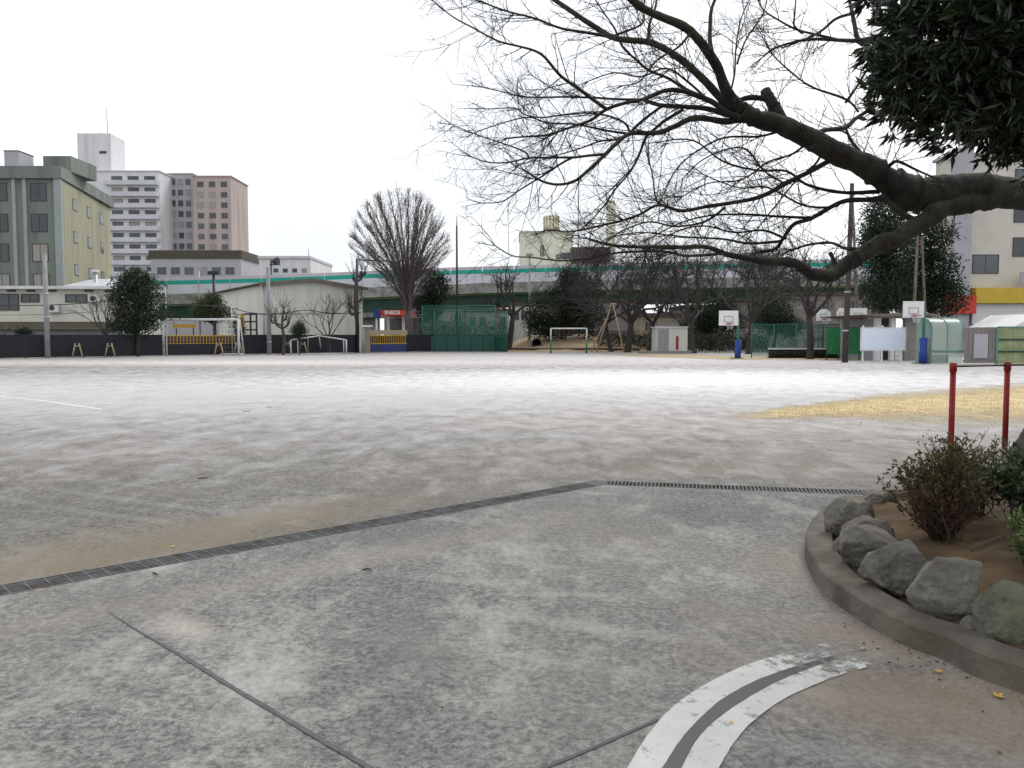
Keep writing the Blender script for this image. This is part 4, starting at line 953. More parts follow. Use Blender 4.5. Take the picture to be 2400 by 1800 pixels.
# ================================================================ TREES of the background
def bare(name, label, px, by, D, h, spread, fork_h, r0, levels=5, main=5, m='bark_far', ang=(16, 34), up=.25, seed=1, lean=(0, 0), group='bare trees round the yard', shrink=.78, twr=.012, base=None, wob=.09, minz=None):
    rs = random.getstate(); random.seed(seed); b0 = base if base is not None else Vector((X(px, D), D, 0)); t = thing(name, label, 'tree', tuple(b0), group)
    tk, cw = MB(), MB(); top = b0 + Vector((lean[0], lean[1], fork_h))
    pts = smooth_path([b0 + Vector((0, 0, -.1)), b0.lerp(top, .5) + Vector((random.gauss(0, .05), random.gauss(0, .05), 0)), top], 4)
    tk.tube(pts, np.interp(np.linspace(0, 1, len(pts)), [0, .12, 1], [r0 * 1.35, r0, r0 * .8]), 10)
    def seg(p, d, L_, r, lv):
        n = 3; q = p.copy(); e = d.normalized(); ps = [q.copy()]
        for i in range(n):
            e = (e + Vector((random.gauss(0, wob), random.gauss(0, wob), random.gauss(0, wob) + up * .12))).normalized(); q = q + e * (L_ / n); ps.append(q.copy())
        (tk if lv >= levels - 1 else cw).tube(ps, np.linspace(r, r * .68, n + 1), 6 if lv >= levels - 1 else (4 if lv > 1 else 3), cap=False)
        if lv <= 0: return
        k = 2 if random.random() < .62 else 3
        for _ in range(k): seg(q, rot_dir(e, R(random.uniform(*ang))), L_ * shrink * random.uniform(.75, 1.15), max(twr * .5, r * .62), lv - 1)
        if lv <= levels - 2:
            for _ in range(2): w = random.randrange(1, n); seg(ps[w], rot_dir(e, R(random.uniform(20, 55))), L_ * .5 * random.uniform(.6, 1.1), max(twr * .45, r * .4), max(0, lv - 2))
    tot = sum(shrink ** i for i in range(levels + 1)); L0_ = (h - fork_h) / tot * 1.12
    for i in range(main):
        a = 2 * math.pi * (i + random.uniform(-.3, .3)) / main; inc = spread * random.uniform(.35, 1.1)
        d = Vector((math.cos(a) * math.sin(inc), math.sin(a) * math.sin(inc), math.cos(inc))); seg(top - Vector((0, 0, random.uniform(0, .25) * fork_h * .3)), d, L0_ * random.uniform(.85, 1.15), r0 * .55, levels)
    tk.build('trunk', m, t); cw.build('crown', m, t); random.setstate(rs); return t
LEAFK = .72
def evergreen(name, label, D, px, blobs, m, leaf, n, tr=.18, group='evergreens round the yard', trunk_top=None, cat='tree'):
    leaf *= LEAFK; n = int(n * 1.9); b0 = Vector((X(px, D), D, 0)); t = thing(name, label, cat, tuple(b0), group); lf = MB()
    zt = trunk_top or max(Z(b[1], D) for b in blobs)
    MB().tube(smooth_path([b0 + Vector((0, 0, -.1)), b0 + Vector((random.gauss(0, .1), 0, zt * .5)), b0 + Vector((random.gauss(0, .15), 0, zt))], 4), np.linspace(tr, tr * .3, 9), 8).build('trunk', 'bark_far', t)
    br_ = MB()
    for (bx, by, rx, ry) in blobs:
        c = np.array([X(bx, D), D, Z(by, D)]); rr = np.array([rx, (rx + ry) / 2 * 1.0, ry]) * D / F; w = int(n * rx * ry / sum(b[2] * b[3] for b in blobs))
        nc = max(6, w // 14); u = unit(nc); lump = np.array([1 + .28 * mn.noise(Vector(x) * 2.3 + Vector(c)) for x in u])[:, None]
        cc = c + u * rr * lump * (.35 + .65 * rng.random(nc)[:, None] ** .5); ps = np.repeat(cc, 14, 0) + rng.normal(size=(nc * 14, 3)) * leaf * 1.1
        rn_ = np.clip(np.repeat(rng.random(nc), 14) * .75 + .25 * rng.random(nc * 14), 0, 1)
        leaves(lf, ps, np.repeat(u, 14, 0) * .6 + rng.normal(size=(nc * 14, 3)), leaf, leaf * .5, .2, rn_)
        for i in range(0, nc, 6): s_ = Vector((b0.x, b0.y, max(.3, min(zt, cc[i][2] - .4)))); br_.tube([s_, s_.lerp(Vector(cc[i]), .6) + Vector((0, 0, .1)), Vector(cc[i])], [.05, .03, .012], 4, cap=False)
    br_.build('branches', 'bark_far', t); lf.build('crown', m, t); return t

# the fan-shaped zelkova
D = 76; random.seed(5); b0 = Vector((X(958, D), D, 0)); t = thing('zelkova_tree', 'tall bare fan-shaped tree with purplish twigs left of the green backstop', 'tree', tuple(b0), 'bare trees round the yard')
tk, cw = MB(), MB(); zf = 2.9; cz = Z(575, D); ra, rc_ = 4.7, (575 - 440) * D / F
tk.tube([b0 + Vector((0, 0, -.1)), b0 + Vector((0, 0, .4)), b0 + Vector((.03, 0, 1.6)), b0 + Vector((0, 0, zf)), b0 + Vector((-.05, 0, zf + 1.2))], [.5, .36, .32, .36, .25], 12)
for i in range(46):
    u = (i + .5) / 46; th = math.acos(1 - 1.28 * u); ph = i * 2.39996 + random.uniform(-.3, .3); k_ = random.uniform(.80, .97)
    tip = Vector((b0.x - .7 + ra * k_ * math.sin(th) * math.cos(ph), D + ra * k_ * math.sin(th) * math.sin(ph), cz + rc_ * k_ * math.cos(th)))
    s0 = b0 + Vector((0, 0, zf + random.uniform(-.3, 1.2))); dx = Vector((tip.x - s0.x, tip.y - s0.y, 0)); dz = tip.z - s0.z
    pts = smooth_path([s0, s0 + dx * .16 + Vector((0, 0, dz * .30)), s0 + dx * .46 + Vector((0, 0, dz * .62)), s0 + dx * .78 + Vector((0, 0, dz * .86)), tip], 4)
    pts = [p + Vector((random.gauss(0, .04), random.gauss(0, .04), 0)) for p in pts]
    r0 = .13 if i % 4 == 0 else .075; (tk if i % 4 == 0 else cw).tube(pts, np.linspace(r0, .018, len(pts)), 5, cap=False)
    for _ in range(30):
        j = random.randrange(5, len(pts)); e = (Vector(pts[j]) - Vector(pts[j - 1])).normalized(); out = (Vector(pts[j]) - Vector((b0.x - .7, D, cz - 1.5))).normalized()
        d = (e * .7 + out * .5 + Vector((random.gauss(0, .28), random.gauss(0, .28), .35 + random.gauss(0, .2)))).normalized()
        q = Vector(pts[j]); room = 1.0
        for L_ in (2.1, 1.7, 1.3, 1.0, .7, .45):
            w_ = q + d * L_; room = ((w_.x - b0.x + .7) / ra) ** 2 + ((w_.y - D) / ra) ** 2 + ((w_.z - cz) / rc_) ** 2
            if room < 1.05: break
        shoot(cw, q, d, L_ * random.uniform(.75, 1.1), .0125, 1, .5, seg=5)
        for _ in range(2): shoot(cw, q + d * L_ * random.uniform(.2, .6), (d + Vector((random.gauss(0, .3), random.gauss(0, .3), random.gauss(0, .15)))), L_ * .6, .009, 0, .4, seg=3)
tk.build('trunk', 'zelk', t); cw.build('crown', 'zelk', t)

#bare('zelkova_tree', 'tall bare fan-shaped tree with purplish twigs left of the green backstop', 960, 822, 76, 15.4, .62, 5.0, .36, levels=7, main=10, m='zelk', ang=(7, 17), up=.42, seed=5, shrink=.80, twr=.028, wob=.05)
# left row
evergreen('evergreen_tree', 'broad layered evergreen at far left between the cream house and the goal', 58.2, 325, [(325, 668, 54, 22), (320, 700, 62, 22), (335, 735, 66, 22), (315, 765, 58, 18), (330, 648, 34, 14)], 'ever_mid', .24, 6500, .16)
bare('bare_shrub_tree', 'wiry bare tree on stakes between the concrete pole and the left evergreen', 250, 836, 57.0, 4.3, .75, 1.5, .09, levels=4, main=6, ang=(14, 32), up=.2, seed=3, twr=.014)
evergreen('round_shrub', 'dark round shrub against the wall beside the far-left concrete pole', 55.0, 60, [(60, 783, 17, 13)], 'ever_far', .16, 700, .05, cat='shrub', group='shrubs along the boundary wall')
bare('bare_shrub_tree', 'small bare sapling cut by the left picture edge', 6, 836, 53.6, 2.4, .6, 1.0, .05, levels=3, main=4, seed=8, twr=.012)
evergreen('evergreen_tree', 'small bushy evergreen behind the goal, left of the warehouse', 66, 500, [(500, 715, 34, 22), (485, 735, 30, 16), (520, 738, 30, 14), (500, 700, 20, 14)], 'ever_olive', .22, 3000, .12)
evergreen('round_shrub', 'dark shrub beside the yellow frame right of the goal', 64, 562, [(560, 768, 12, 22)], 'ever_far', .18, 700, .05, cat='shrub', group='shrubs along the boundary wall')
evergreen('round_shrub', 'dark round shrub before the warehouse front, right of the pollarded trunk', 63, 702, [(702, 773, 17, 17)], 'ever_far', .16, 1000, .05, cat='shrub', group='shrubs along the boundary wall')
def pollard(px, D, h, label, seed, r=.13, knobs=5, tw_=1.0):
    random.seed(seed); b0 = Vector((X(px, D), D, 0)); t = thing('pollarded_tree', label, 'tree', tuple(b0), 'bare trees round the yard'); tk = MB(); cw = MB()
    pts = smooth_path([b0, b0 + Vector((.1, 0, h * .35)), b0 + Vector((-.05, 0, h * .65)), b0 + Vector((.08, 0, h))], 4); tk.tube(pts, np.linspace(r, r * .6, len(pts)), 8)
    for k in range(knobs):
        z = h * random.uniform(.5, 1); s_ = Vector(pts[min(len(pts) - 1, int(z / h * len(pts)))]); d = Vector((random.choice((-1, 1)) * random.uniform(.6, 1), random.uniform(-.5, .5), random.uniform(.1, .7))).normalized()
        e = s_ + d * random.uniform(.3, .8); tk.tube([s_, s_.lerp(e, .6), e], [r * .6, r * .5, r * .65], 6); e2 = e + Vector((d.x * .1, 0, .25)); tk.tube([e, e2], [r * .6, r * .7], 6)
        for _ in range(9): shoot(cw, e2, Vector((random.gauss(0, .45), random.gauss(0, .45), 1)), random.uniform(.5, 1.5) * tw_, .012, 1, .3)
    for _ in range(10): shoot(cw, Vector(pts[-1]), Vector((random.gauss(0, .4), random.gauss(0, .4), 1)), random.uniform(.8, 1.9) * tw_, .013, 1, .3)
    tk.build('trunk', 'bark_brown', t); cw.build('crown', 'bark_brown', t)
pollard(665, 63, 3.4, 'knobbly pollarded trunk on stakes before the warehouse front', 12, knobs=6)
pollard(836, 71.5, 6.4, 'tall pollarded tree with upright sprouts right of the warehouse', 14, .2, 9, 1.25)
bare('bare_shrub_tree', 'wide bare tree before the right half of the warehouse front', 772, 828, 66, 4.8, .8, 1.2, .09, levels=4, main=6, ang=(16, 34), up=.15, seed=21, twr=.013)
# stakes holding the young trees
def stakes(px, off_, label, h=.95, w=.35, n=2):
    q = wallpt(px, off_); t = thing('tree_stakes', label, 'stakes', tuple(q), 'wooden tree stakes along the wall')
    for s_ in (-1, 1): MB().tube([(q.x + s_ * w, q.y, -.03), (q.x + s_ * w * .35, q.y, h)], .05, 6).build('stake', 'straw_stake', t)
    MB().tube([(q.x - w * .6, q.y - .03, h * .8), (q.x + w * .6, q.y - .03, h * .8)], .035, 6).build('crosspiece', 'straw_stake', t)
stakes(175, .7, 'pale wooden stake pair standing alone on the dark wall, far left'); stakes(252, .6, 'stake pair round the foot of the wiry bare tree')
stakes(502, .9, 'stake pair seen through the middle of the white goal'); stakes(552, .5, 'stake pair at the right post of the white goal'); stakes(666, .6, 'stake pair round the pollarded trunk', 1.0); stakes(703, .5, 'stake pair below the dark round shrub')
evergreen('evergreen_tree', 'dark rounded evergreen standing right behind the fan-shaped tree', 84, 1012, [(1018, 672, 36, 40), (1005, 720, 34, 30)], 'ever_far', .3, 3200, .2)
bare('gnarled_tree', 'gnarled bare tree rising behind the right end of the green backstop', 1192, 822, 80, 8.8, .95, 3.3, .30, levels=5, main=5, ang=(18, 42), up=.3, seed=31, lean=(.4, 0), twr=.022)
evergreen('evergreen_tree', 'massive near-black evergreen mound left of the dark cherry trunks', 84, 1320, [(1300, 735, 72, 55), (1345, 690, 50, 60), (1270, 765, 45, 28), (1370, 750, 50, 40), (1335, 650, 28, 26)], 'ever_far', .32, 9000, .35)
for i, (px, D, h, lean, sd, lb) in enumerate([(1433, 74, 8.8, (-.6, 0), 41, 'dark bare cherry nearest the small goal, left of a pair'), (1470, 72, 9.4, (.3, 0), 42, 'thick-trunked bare cherry right of the small goal'),
        (1520, 76, 8.6, (.4, .2), 43, 'slender bare cherry left of the pale shed'), (1625, 68, 8.8, (-.3, 0), 44, 'bare cherry standing before the pale shed'),
        (1752, 66, 9.0, (.3, 0), 45, 'bare cherry left of the green court fence'), (1897, 52, 7.2, (-.1, 0), 46, 'straight bare trunk before the green court fence')]):
    bare('cherry_tree', lb, px, 0, D, h, 1.0, 2.6, .30 if i == 1 else .22, levels=5, main=6, ang=(18, 40), up=.10, seed=sd, lean=lean, twr=.02, group='bare cherries across the yard')
for i, (px, D, h, sd) in enumerate([(1380, 92, 12.5, 51), (1560, 96, 13.5, 52), (1680, 94, 13.5, 53), (1800, 90, 12.5, 54)]):
    bare('tall_bare_tree', ['bare brownish tree rising above the black evergreen mound', 'bare brownish tree rising above the pale shed', 'bare brownish tree right of the shed, before the viaduct', 'bare brownish tree behind the green court fence'][i], px, 0, D, h, .85, 3.5, .2, levels=6, main=6, m='bark_brown', ang=(16, 36), up=.15, seed=sd, twr=.024, group='bare trees before the viaduct')
# leaning props under the cherries
def prop(p0, p1, label, r=.055):
    t0 = Vector(p0); tag(MB().tube([p0, p1], r, 7).tube([(p1[0] - .25, p1[1], p1[2]), (p1[0] + .25, p1[1], p1[2])], r, 6).build('tree_prop', 'straw_stake', loc=tuple(t0)), label, 'prop', 'poles propping the cherries')
for (xa, xb, ya, D, lb) in ((1398, 1432, 716, 73, 'pale leaning pole propping the dark cherry nearest the goal'), (1462, 1437, 712, 71, 'pale leaning pole crossing before the thick cherry trunk'), (1385, 1420, 748, 73.5, 'shorter pole leaning over the small goal')):
    p0 = Vector((X(xa, D), D, 0)); prop(tuple(p0), tuple(P(xb, ya, D)), lb)

# ================================================================ LEFT BUILDINGS
D = 66
t = block('house', 'cream two-storey house with brown tiled lower eave behind the dark wall', -60, 292, 678, D, 7, 'cream')
x0, x1 = X(-60, D), X(292, D)
MB().box(x0 - .4, x1 + .4, D - .6, D + 7.4, Z(678, D) + .003, Z(671, D)).build('roof', 'white_wall', t)
MB().prism([(x0 - .3, D - 1.2, Z(774, D)), (x0 - .3, D - 1.2, Z(772, D)), (x0 - .3, D - .003, Z(754, D)), (x0 - .3, D - .003, Z(774, D))], (x1 - x0 + .6, 0, 0)).build('lower_eave', 'roof_tile', t)
MB().box(x0 + .1, x1 - .1, D - .14, D - .006, 0, Z(775, D)).build('lower_wall', 'greywall', t)
windows(t, D, [(X(28, D), Z(726, D), 1.5, 1.2), (X(78, D), Z(707, D), 1.35, .55), (X(185, D), Z(707, D), 1.6, .52)], frame='frame_dark')
for i, px in enumerate((35, 80, 130, 215, 262)): MB().box(X(px, D) - .35, X(px, D) + .35, D - .05, D, Z(684, D), Z(679, D) - .02).build('vent', 'frame_dark', t)
D = 88
t = thing('shed_roof', 'pale corrugated metal roof rising behind the cream house', 'roof', (X(220, D), D, 0)); x0, x1 = X(150, D), X(285, D)
MB().box(x0 + .4, x1 - .4, D + .2, D + 8, 0, Z(674, D)).build('wall', 'bone', t)
for i in range(12):
    a = x0 + (x1 - x0) * i / 12; b_ = x0 + (x1 - x0) * (i + .93) / 12; MB().prism([(a, D, Z(672, D)), (b_, D, Z(672, D)), (b_, D + 7, Z(655, D + 7)), (a, D + 7, Z(655, D + 7))], (0, 0, .06)).build('roof_sheet', 'metal_roof', t)
D = 92; t = thing('flue', 'round metal flue with a pale cap above the corrugated roof', 'chimney', (X(231, D), D, 0)); cyl((X(231, D), D, 0), (X(231, D), D, Z(638, D)), .22, 'galv', 'pipe', t); cyl((X(231, D), D, Z(638, D)), (X(231, D), D, Z(633, D)), .4, 'white_wall', 'cap', t)
# grey-green block, far left
D = 95; x0, x1 = X(-120, D), X(158, D); zt = Z(398, D); c1 = Vector((X(268, 116), 116)); 
t = thing('office_building', 'grey-green building with olive side wall and stair pilaster, far left', 'building', (x0, D, 0))
MB().prism([(x0, D, 0), (x1, D, 0), (c1.x, c1.y, 0), (x0, c1.y, 0)], (0, 0, zt)).build('wall', 'greygreen', t)
dv = (c1 - Vector((x1, D))).normalized(); nv = Vector((dv.y, -dv.x)) 
MB().prism([(x1 + nv.x * .004, D + nv.y * .004, 0), (c1.x + nv.x * .004, c1.y + nv.y * .004, 0), (c1.x + nv.x * .06, c1.y + nv.y * .06, 0), (x1 + nv.x * .06, D + nv.y * .06, 0)], (0, 0, zt - 1.2)).build('side_wall', 'olive_wall', t)
MB().prism([(x0 - .3, D - .5, zt - 1.0), (x1 + .3, D - .5, zt - 1.0), (c1.x + .5, c1.y - .2, zt - 1.0), (c1.x + .5, c1.y + .3, zt - 1.0), (x0 - .3, c1.y + .3, zt - 1.0)], (0, 0, 1.35)).build('parapet', 'greygreen', t)
MB().box(X(143, D), X(160, D), D - .3, D - .003, 0, zt - 1.0).build('pilaster', 'pale_trim', t)
for px in (45, 70): MB().box(X(px, D), X(px + 8, D), D - .2, D - .003, 0, zt - 1.0).build('pilaster', 'pale_trim', t)
windows(t, D, [(X(px, D), Z(py, D), 1.7, 1.9) for px in (14, 105) for py in (470, 542, 612, 682)], frame='frame_dark')
for i, f in enumerate((.22, .5, .78)):
    c = Vector((x1, D)).lerp(c1, f)
    for py in (480, 560, 640):
        z = Z(py, D); M = Matrix(((dv.x, nv.x, 0, c.x), (dv.y, nv.y, 0, c.y), (0, 0, 1, z), (0, 0, 0, 1))); w_ = MB().box(-.8, .8, .062, .10, 0, 1.4, M).build('window', 'frame_dark', t); MB().box(-.7, .7, .101, .11, .1, 1.3, M).build('pane', 'glass_dark', w_)
MB().box(X(4, D), X(38, D), D + 2, D + 5, zt + .36, Z(345, D)).build('roof_tank', 'greywall', t); MB().box(X(84, D), X(150, D), D + 3, D + 9, zt + .36, Z(352, D)).build('plant_room', 'greygreen', t)
cp_ = MB(); cp_.box(X(3, D), X(39, D), D + 1.95, D + 5.05, Z(345, D) + .003, Z(343, D)); cp_.build('tank_lid', 'frame_dark', t)
# apartment slab behind
D = 215
t = block('apartment_block', 'long white apartment slab with balcony rows behind the grey-green building', 180, 385, 402, D, 14, 'white_wall', roof='balcony')
gridwin(t, D, 268, 382, 408, 648, 3, 9, 24, 15, frame='frame_dark')
for r in range(9): z = Z(433 + r * 26.7, D); MB().box(X(262, D), X(384, D), D - 1.2, D - .09, z - .15, z + 1.0).build('balcony', 'balcony', t)
tw_ = MB().box(X(189, D), X(266, D), D + 2, D + 10, Z(402, D) + .26, Z(308, D)); tw_.build('roof_tower', 'white_wall', t)
o = MB().box(X(240, D), X(256, D), D + 1.9, D + 2.05, Z(356, D), Z(350, D)).build('tower_window', 'frame_dark', t)
for px, py in ((235, 300), (251, 240)): cyl((X(px, D), D + 4, Z(312, D)), (X(px, D), D + 4, Z(py, D)), .10, 'galv', 'antenna', t)
t = block('apartment_block', 'grey apartment block between the white slab and the pinkish one', 385, 462, 408, D + 8, 14, 'greywall', roof='greywall'); gridwin(t, D + 8, 390, 460, 414, 640, 4, 9, 11, 13, frame='frame_grey')
t = block('apartment_block', 'pinkish-tan apartment block at the right end of the far slab', 462, 550, 414, D + 5, 14, 'tanwall', roof='tanwall'); gridwin(t, D + 5, 466, 548, 420, 640, 3, 9, 14, 12, frame='frame_grey')
D = 165; t = block('low_building', 'low dark-roofed building below the pinkish apartment block', 360, 570, 606, D, 12, 'greywall', roof='roof_tile', rt=1.6); gridwin(t, D, 370, 560, 610, 660, 6, 1, 20, 16)
D = 150; t = block('white_building', 'plain white building above the viaduct behind the tall grey pole', 612, 731, 606, D, 18, 'white_wall'); MB().box(X(610, D), X(733, D), D - .3, D + 18.3, Z(606, D) + .003, Z(600, D)).build('parapet', 'balcony', t)
cyl((X(712, D), D + 5, Z(600, D)), (X(712, D), D + 5, Z(576, D)), .08, 'galv', 'antenna', t); gridwin(t, D, 640, 728, 618, 650, 4, 1, 10, 8)
D = 120; t = thing('loudspeaker', 'black loudspeaker cluster on a pole before the plain white building', 'loudspeaker', (X(640, D), D, 0)); cyl((X(640, D), D, 0), (X(640, D), D, Z(608, D)), .10, 'black_metal', 'pole', t)
MB().tube([(X(640, D), D, Z(614, D)), (X(658, D), D - .5, Z(612, D))], [.15, .55], 10).build('horn', 'black_metal', t); MB().box(X(638, D), X(660, D), D - .5, D + .5, Z(621, D), Z(619, D)).build('bracket', 'black_metal', t)
# warehouse
e0, e1, e2 = Vector((X(516, 90), 90, 0)), Vector((X(620, 74), 74, 0)), Vector((X(852, 79), 79, 0)); e3 = e0 + e2 - e1; he = 5.95; hr = 6.45
t = thing('warehouse', 'pale gabled warehouse with dark roof edge behind the dark wall', 'building', tuple(e1))
def V3(v, z): return Vector((v.x, v.y, z))
r1, r0 = e1.lerp(e2, .48), e0.lerp(e3, .48)
MB().add([V3(e1, 0), V3(e2, 0), V3(e2, he - .15), V3(r1, hr), V3(e1, he)], [(0, 1, 2, 3, 4)]).add([V3(e0, 0), V3(e1, 0), V3(e1, he), V3(e0, he)], [(0, 1, 2, 3)]).add([V3(e2, 0), V3(e3, 0), V3(e3, he), V3(e2, he - .15)], [(0, 1, 2, 3)]).add([V3(e3, 0), V3(e0, 0), V3(e0, he), V3(r0, hr), V3(e3, he)], [(0, 1, 2, 3, 4)]).build('wall', 'bone', t)
fo = (e1 - e0).normalized() * .45; so_ = (e1 - e2).normalized() * .4
for a, b_, hz in ((e1 + so_, r1, he - .03), (e2 - so_, r1, he - .18)):
    c, d = (e0 + so_, r0) if hz > he - .1 else (e3 - so_, r0)
    MB().prism([V3(a + fo, hz + .02), V3(b_ + fo, hr + .02), V3(d, hr + .02), V3(c, he + .02)], (0, 0, .14)).build('roof', 'roof_tile', t)
    MB().prism([V3(a + fo * 1.03, hz - .10), V3(b_ + fo * 1.03, hr - .10), V3(b_ + fo * 1.03, hr + .2), V3(a + fo * 1.03, hz + .2)], tuple(-fo * .1)).build('verge', 'brown_eave', t)
n1 = (e2 - e1).normalized(); pn = Vector((n1.y, -n1.x, 0))
for f in np.linspace(.04, .96, 8):
    c = e1.lerp(e2, f) + pn * .012; M = Matrix(((n1.x, -n1.y, 0, c.x), (n1.y, n1.x, 0, c.y), (0, 0, 1, 0), (0, 0, 0, 1))); MB().box(-.03, .03, -.02, .01, 0, he - .2, M).build('seam', 'cream', t)
cyl(V3(e1 + fo * .3, 0), V3(e1 + fo * .3, he - .1), .08, 'galv', 'downpipe', t)
# yellow-and-black frame beside it
D = 70; t = thing('steel_frame', 'black steel frame with a yellow post between goal and warehouse', 'frame', (X(572, D), D, 0))
MB().box(X(568, D), X(575, D), D - .1, D + .1, Z(786, D) - 1.4, Z(735, D)).build('post', 'yellow_paint', t)
for px in (590, 604): MB().box(X(px, D) - .06, X(px, D) + .06, D - .06, D + .06, 0, Z(734, D)).build('upright', 'black_metal', t)
for py in (736, 754, 773): MB().box(X(576, D), X(605, D), D - .05, D + .05, Z(py, D) - .06, Z(py, D) + .06).build('crossbar', 'black_metal', t)
D = 71; t = thing('sign_board', 'orange sign board seen through the top of the white goal', 'sign', (X(435, D), D, 0)); MB().box(X(408, D), X(462, D), D, D + .08, Z(768, D), Z(760, D)).build('board', 'yellow_paint', t)
for px in (415, 455): MB().box(X(px, D) - .04, X(px, D) + .04, D + .081, D + .15, 0, Z(762, D)).build('leg', 'frame_dark', t)

# ================================================================ ELEVATED ROAD
D = 114; tops = [(250, 656), (330, 652), (420, 650), (621, 645), (800, 638), (1045, 627), (1370, 618), (1620, 613), (1920, 608), (2500, 604)]
def topy(px): return float(np.interp(px, [a for a, _ in tops], [b for _, b in tops]))
t = thing('elevated_road', 'elevated road with white noise barrier striped teal and green girders beneath', 'viaduct', (X(1200, D), D, 0))
xs = np.arange(X(250, D), X(2500, D), 4.3); k = D / F
for i in range(len(xs) - 1):
    a, b_ = xs[i], xs[i + 1]; pa = 1200 + a * F / D; pb = 1200 + b_ * F / D; za, zb = Z(topy(pa), D), Z(topy(pb), D)
    def slab(y0, y1, u, w): return MB().prism([(a + .03, y0, za - w * k), (b_ - .03, y0, zb - w * k), (b_ - .03, y0, zb - u * k), (a + .03, y0, za - u * k)], (0, y1 - y0, 0))
    pnl = slab(D, D + .12, 0, 38).build('barrier_panel', 'barrier_white', t)
    slab(D - .02, D - .001, 7.5, 16.5).build('stripe', 'teal', pnl); slab(D - .012, D - .001, .3, 7.2).build('upper_band', 'barrier_pink', pnl)
    MB().box(a - .05, a + .05, D - .07, D + .16, za - 40 * k, za - 12 * k).build('barrier_post', 'galv', t)
    if i % 3 == 0:
        c_ = xs[min(i + 3, len(xs) - 1)]; pc = 1200 + c_ * F / D; zc = Z(topy(pc), D)
        for (nm, y0, u, w, m_) in (('parapet', D - .25, 38.3, 62, 'deck_concrete'), ('flange', D + .45, 62.3, 66, 'girder_light'), ('girder', D + .7, 66.2, 92, 'girder_dark')):
            MB().prism([(a, y0, za - w * k), (c_, y0, zc - w * k), (c_, y0, zc - u * k), (a, y0, za - u * k)], (0, 9 if nm != 'parapet' else 10, 0)).build(nm, m_, t)
for px in (560, 860, 1130, 1420, 1750, 2080): MB().box(X(px, D) - .9, X(px, D) + .9, D + 3, D + 6, 0, Z(topy(px) + 92, D)).box(X(px, D) - 2.4, X(px, D) + 2.4, D + 1.2, D + 8, Z(topy(px) + 108, D), Z(topy(px) + 92.5, D)).build('pier', 'deck_concrete', t)
def mast(px, y0, y1, D, r, m, label, top=None):
    t = thing('mast', label, 'pole', (X(px, D), D, 0)); cyl((X(px, D), D, 0), (X(px, D), D, Z(y1, D)), r, m, 'shaft', t, r2=r * .7)
    if top: cyl((X(px, D), D, Z(y1, D)), (X(px, D), D, Z(y0, D)), r * .5, top, 'tip', t)
    else: MB().box(X(px, D) - 3 * r, X(px, D) + 3 * r, D - r, D + r, Z(y1, D) + .002, Z(y1, D) + 2 * r).build('head', m, t)
    return t
mast(506, 0, 644, 104, .22, 'black_metal', 'black mast standing before the left end of the viaduct'); mast(472, 0, 630, 125, .12, 'galv', 'slim grey mast behind the left end of the viaduct')
mast(1072, 506, 530, 82, .13, 'black_metal', 'dark pole with a white tip rising behind the green backstop', 'white_wall'); mast(1241, 0, 600, 86, .12, 'concrete_pole', 'grey pole left of the near-black evergreen mound')
mast(1354, 0, 425, 130, .16, 'galv', 'very tall thin antenna mast above the pale yellow building')
# petrol station under the road
D = 95; t = thing('filling_station', 'filling station with red lettered canopy and blue sign beneath the viaduct', 'filling station', (X(910, D), D, 0))
cn_ = MB().box(X(893, D), X(948, D), D, D + 9, Z(739, D), Z(727, D)).build('canopy', 'red_sign', t)
MB().box(X(877, D), X(893, D) - .02, D - .3, D + .3, Z(745, D), Z(724, D)).build('price_sign', 'blue_paint', t); MB().box(X(884, D) - .12, X(884, D) + .12, D, D + .24, 0, Z(745, D)).build('sign_post', 'white_wall', t)
for px in (902, 938): MB().box(X(px, D) - .15, X(px, D) + .15, D + 3, D + 3.3, 0, Z(739, D)).build('column', 'white_wall', t)
MB().box(X(872, D), X(990, D), D + 9.5, D + 14, 0, Z(728, D)).build('kiosk', 'taupe', t); MB().box(X(884, D), X(968, D), D + 9.4, D + 9.49, .2, Z(742, D)).build('shop_window', 'glass_dark', t)
fc = bpy.data.curves.new('lettering', 'FONT'); fc.body = 'ENEOS'; fc.size = .58; fc.align_x = 'CENTER'; fc.extrude = .02; fc.offset = .012
fc.materials.append(MATS['sign_white']); tmp = bpy.data.objects.new('lettering_source', fc); COL.objects.link(tmp); bpy.context.view_layer.update(); fm = bpy.data.meshes.new_from_object(tmp.evaluated_get(bpy.context.evaluated_depsgraph_get())); bpy.data.objects.remove(tmp)
fo_ = bpy.data.objects.new('lettering', fm); COL.objects.link(fo_); fo_.parent = cn_; fo_.location = Vector((X(921, D), D - .03, Z(736.5, D))) - Vector(WL[t.name]); fo_.rotation_euler = (R(90), 0, 0)
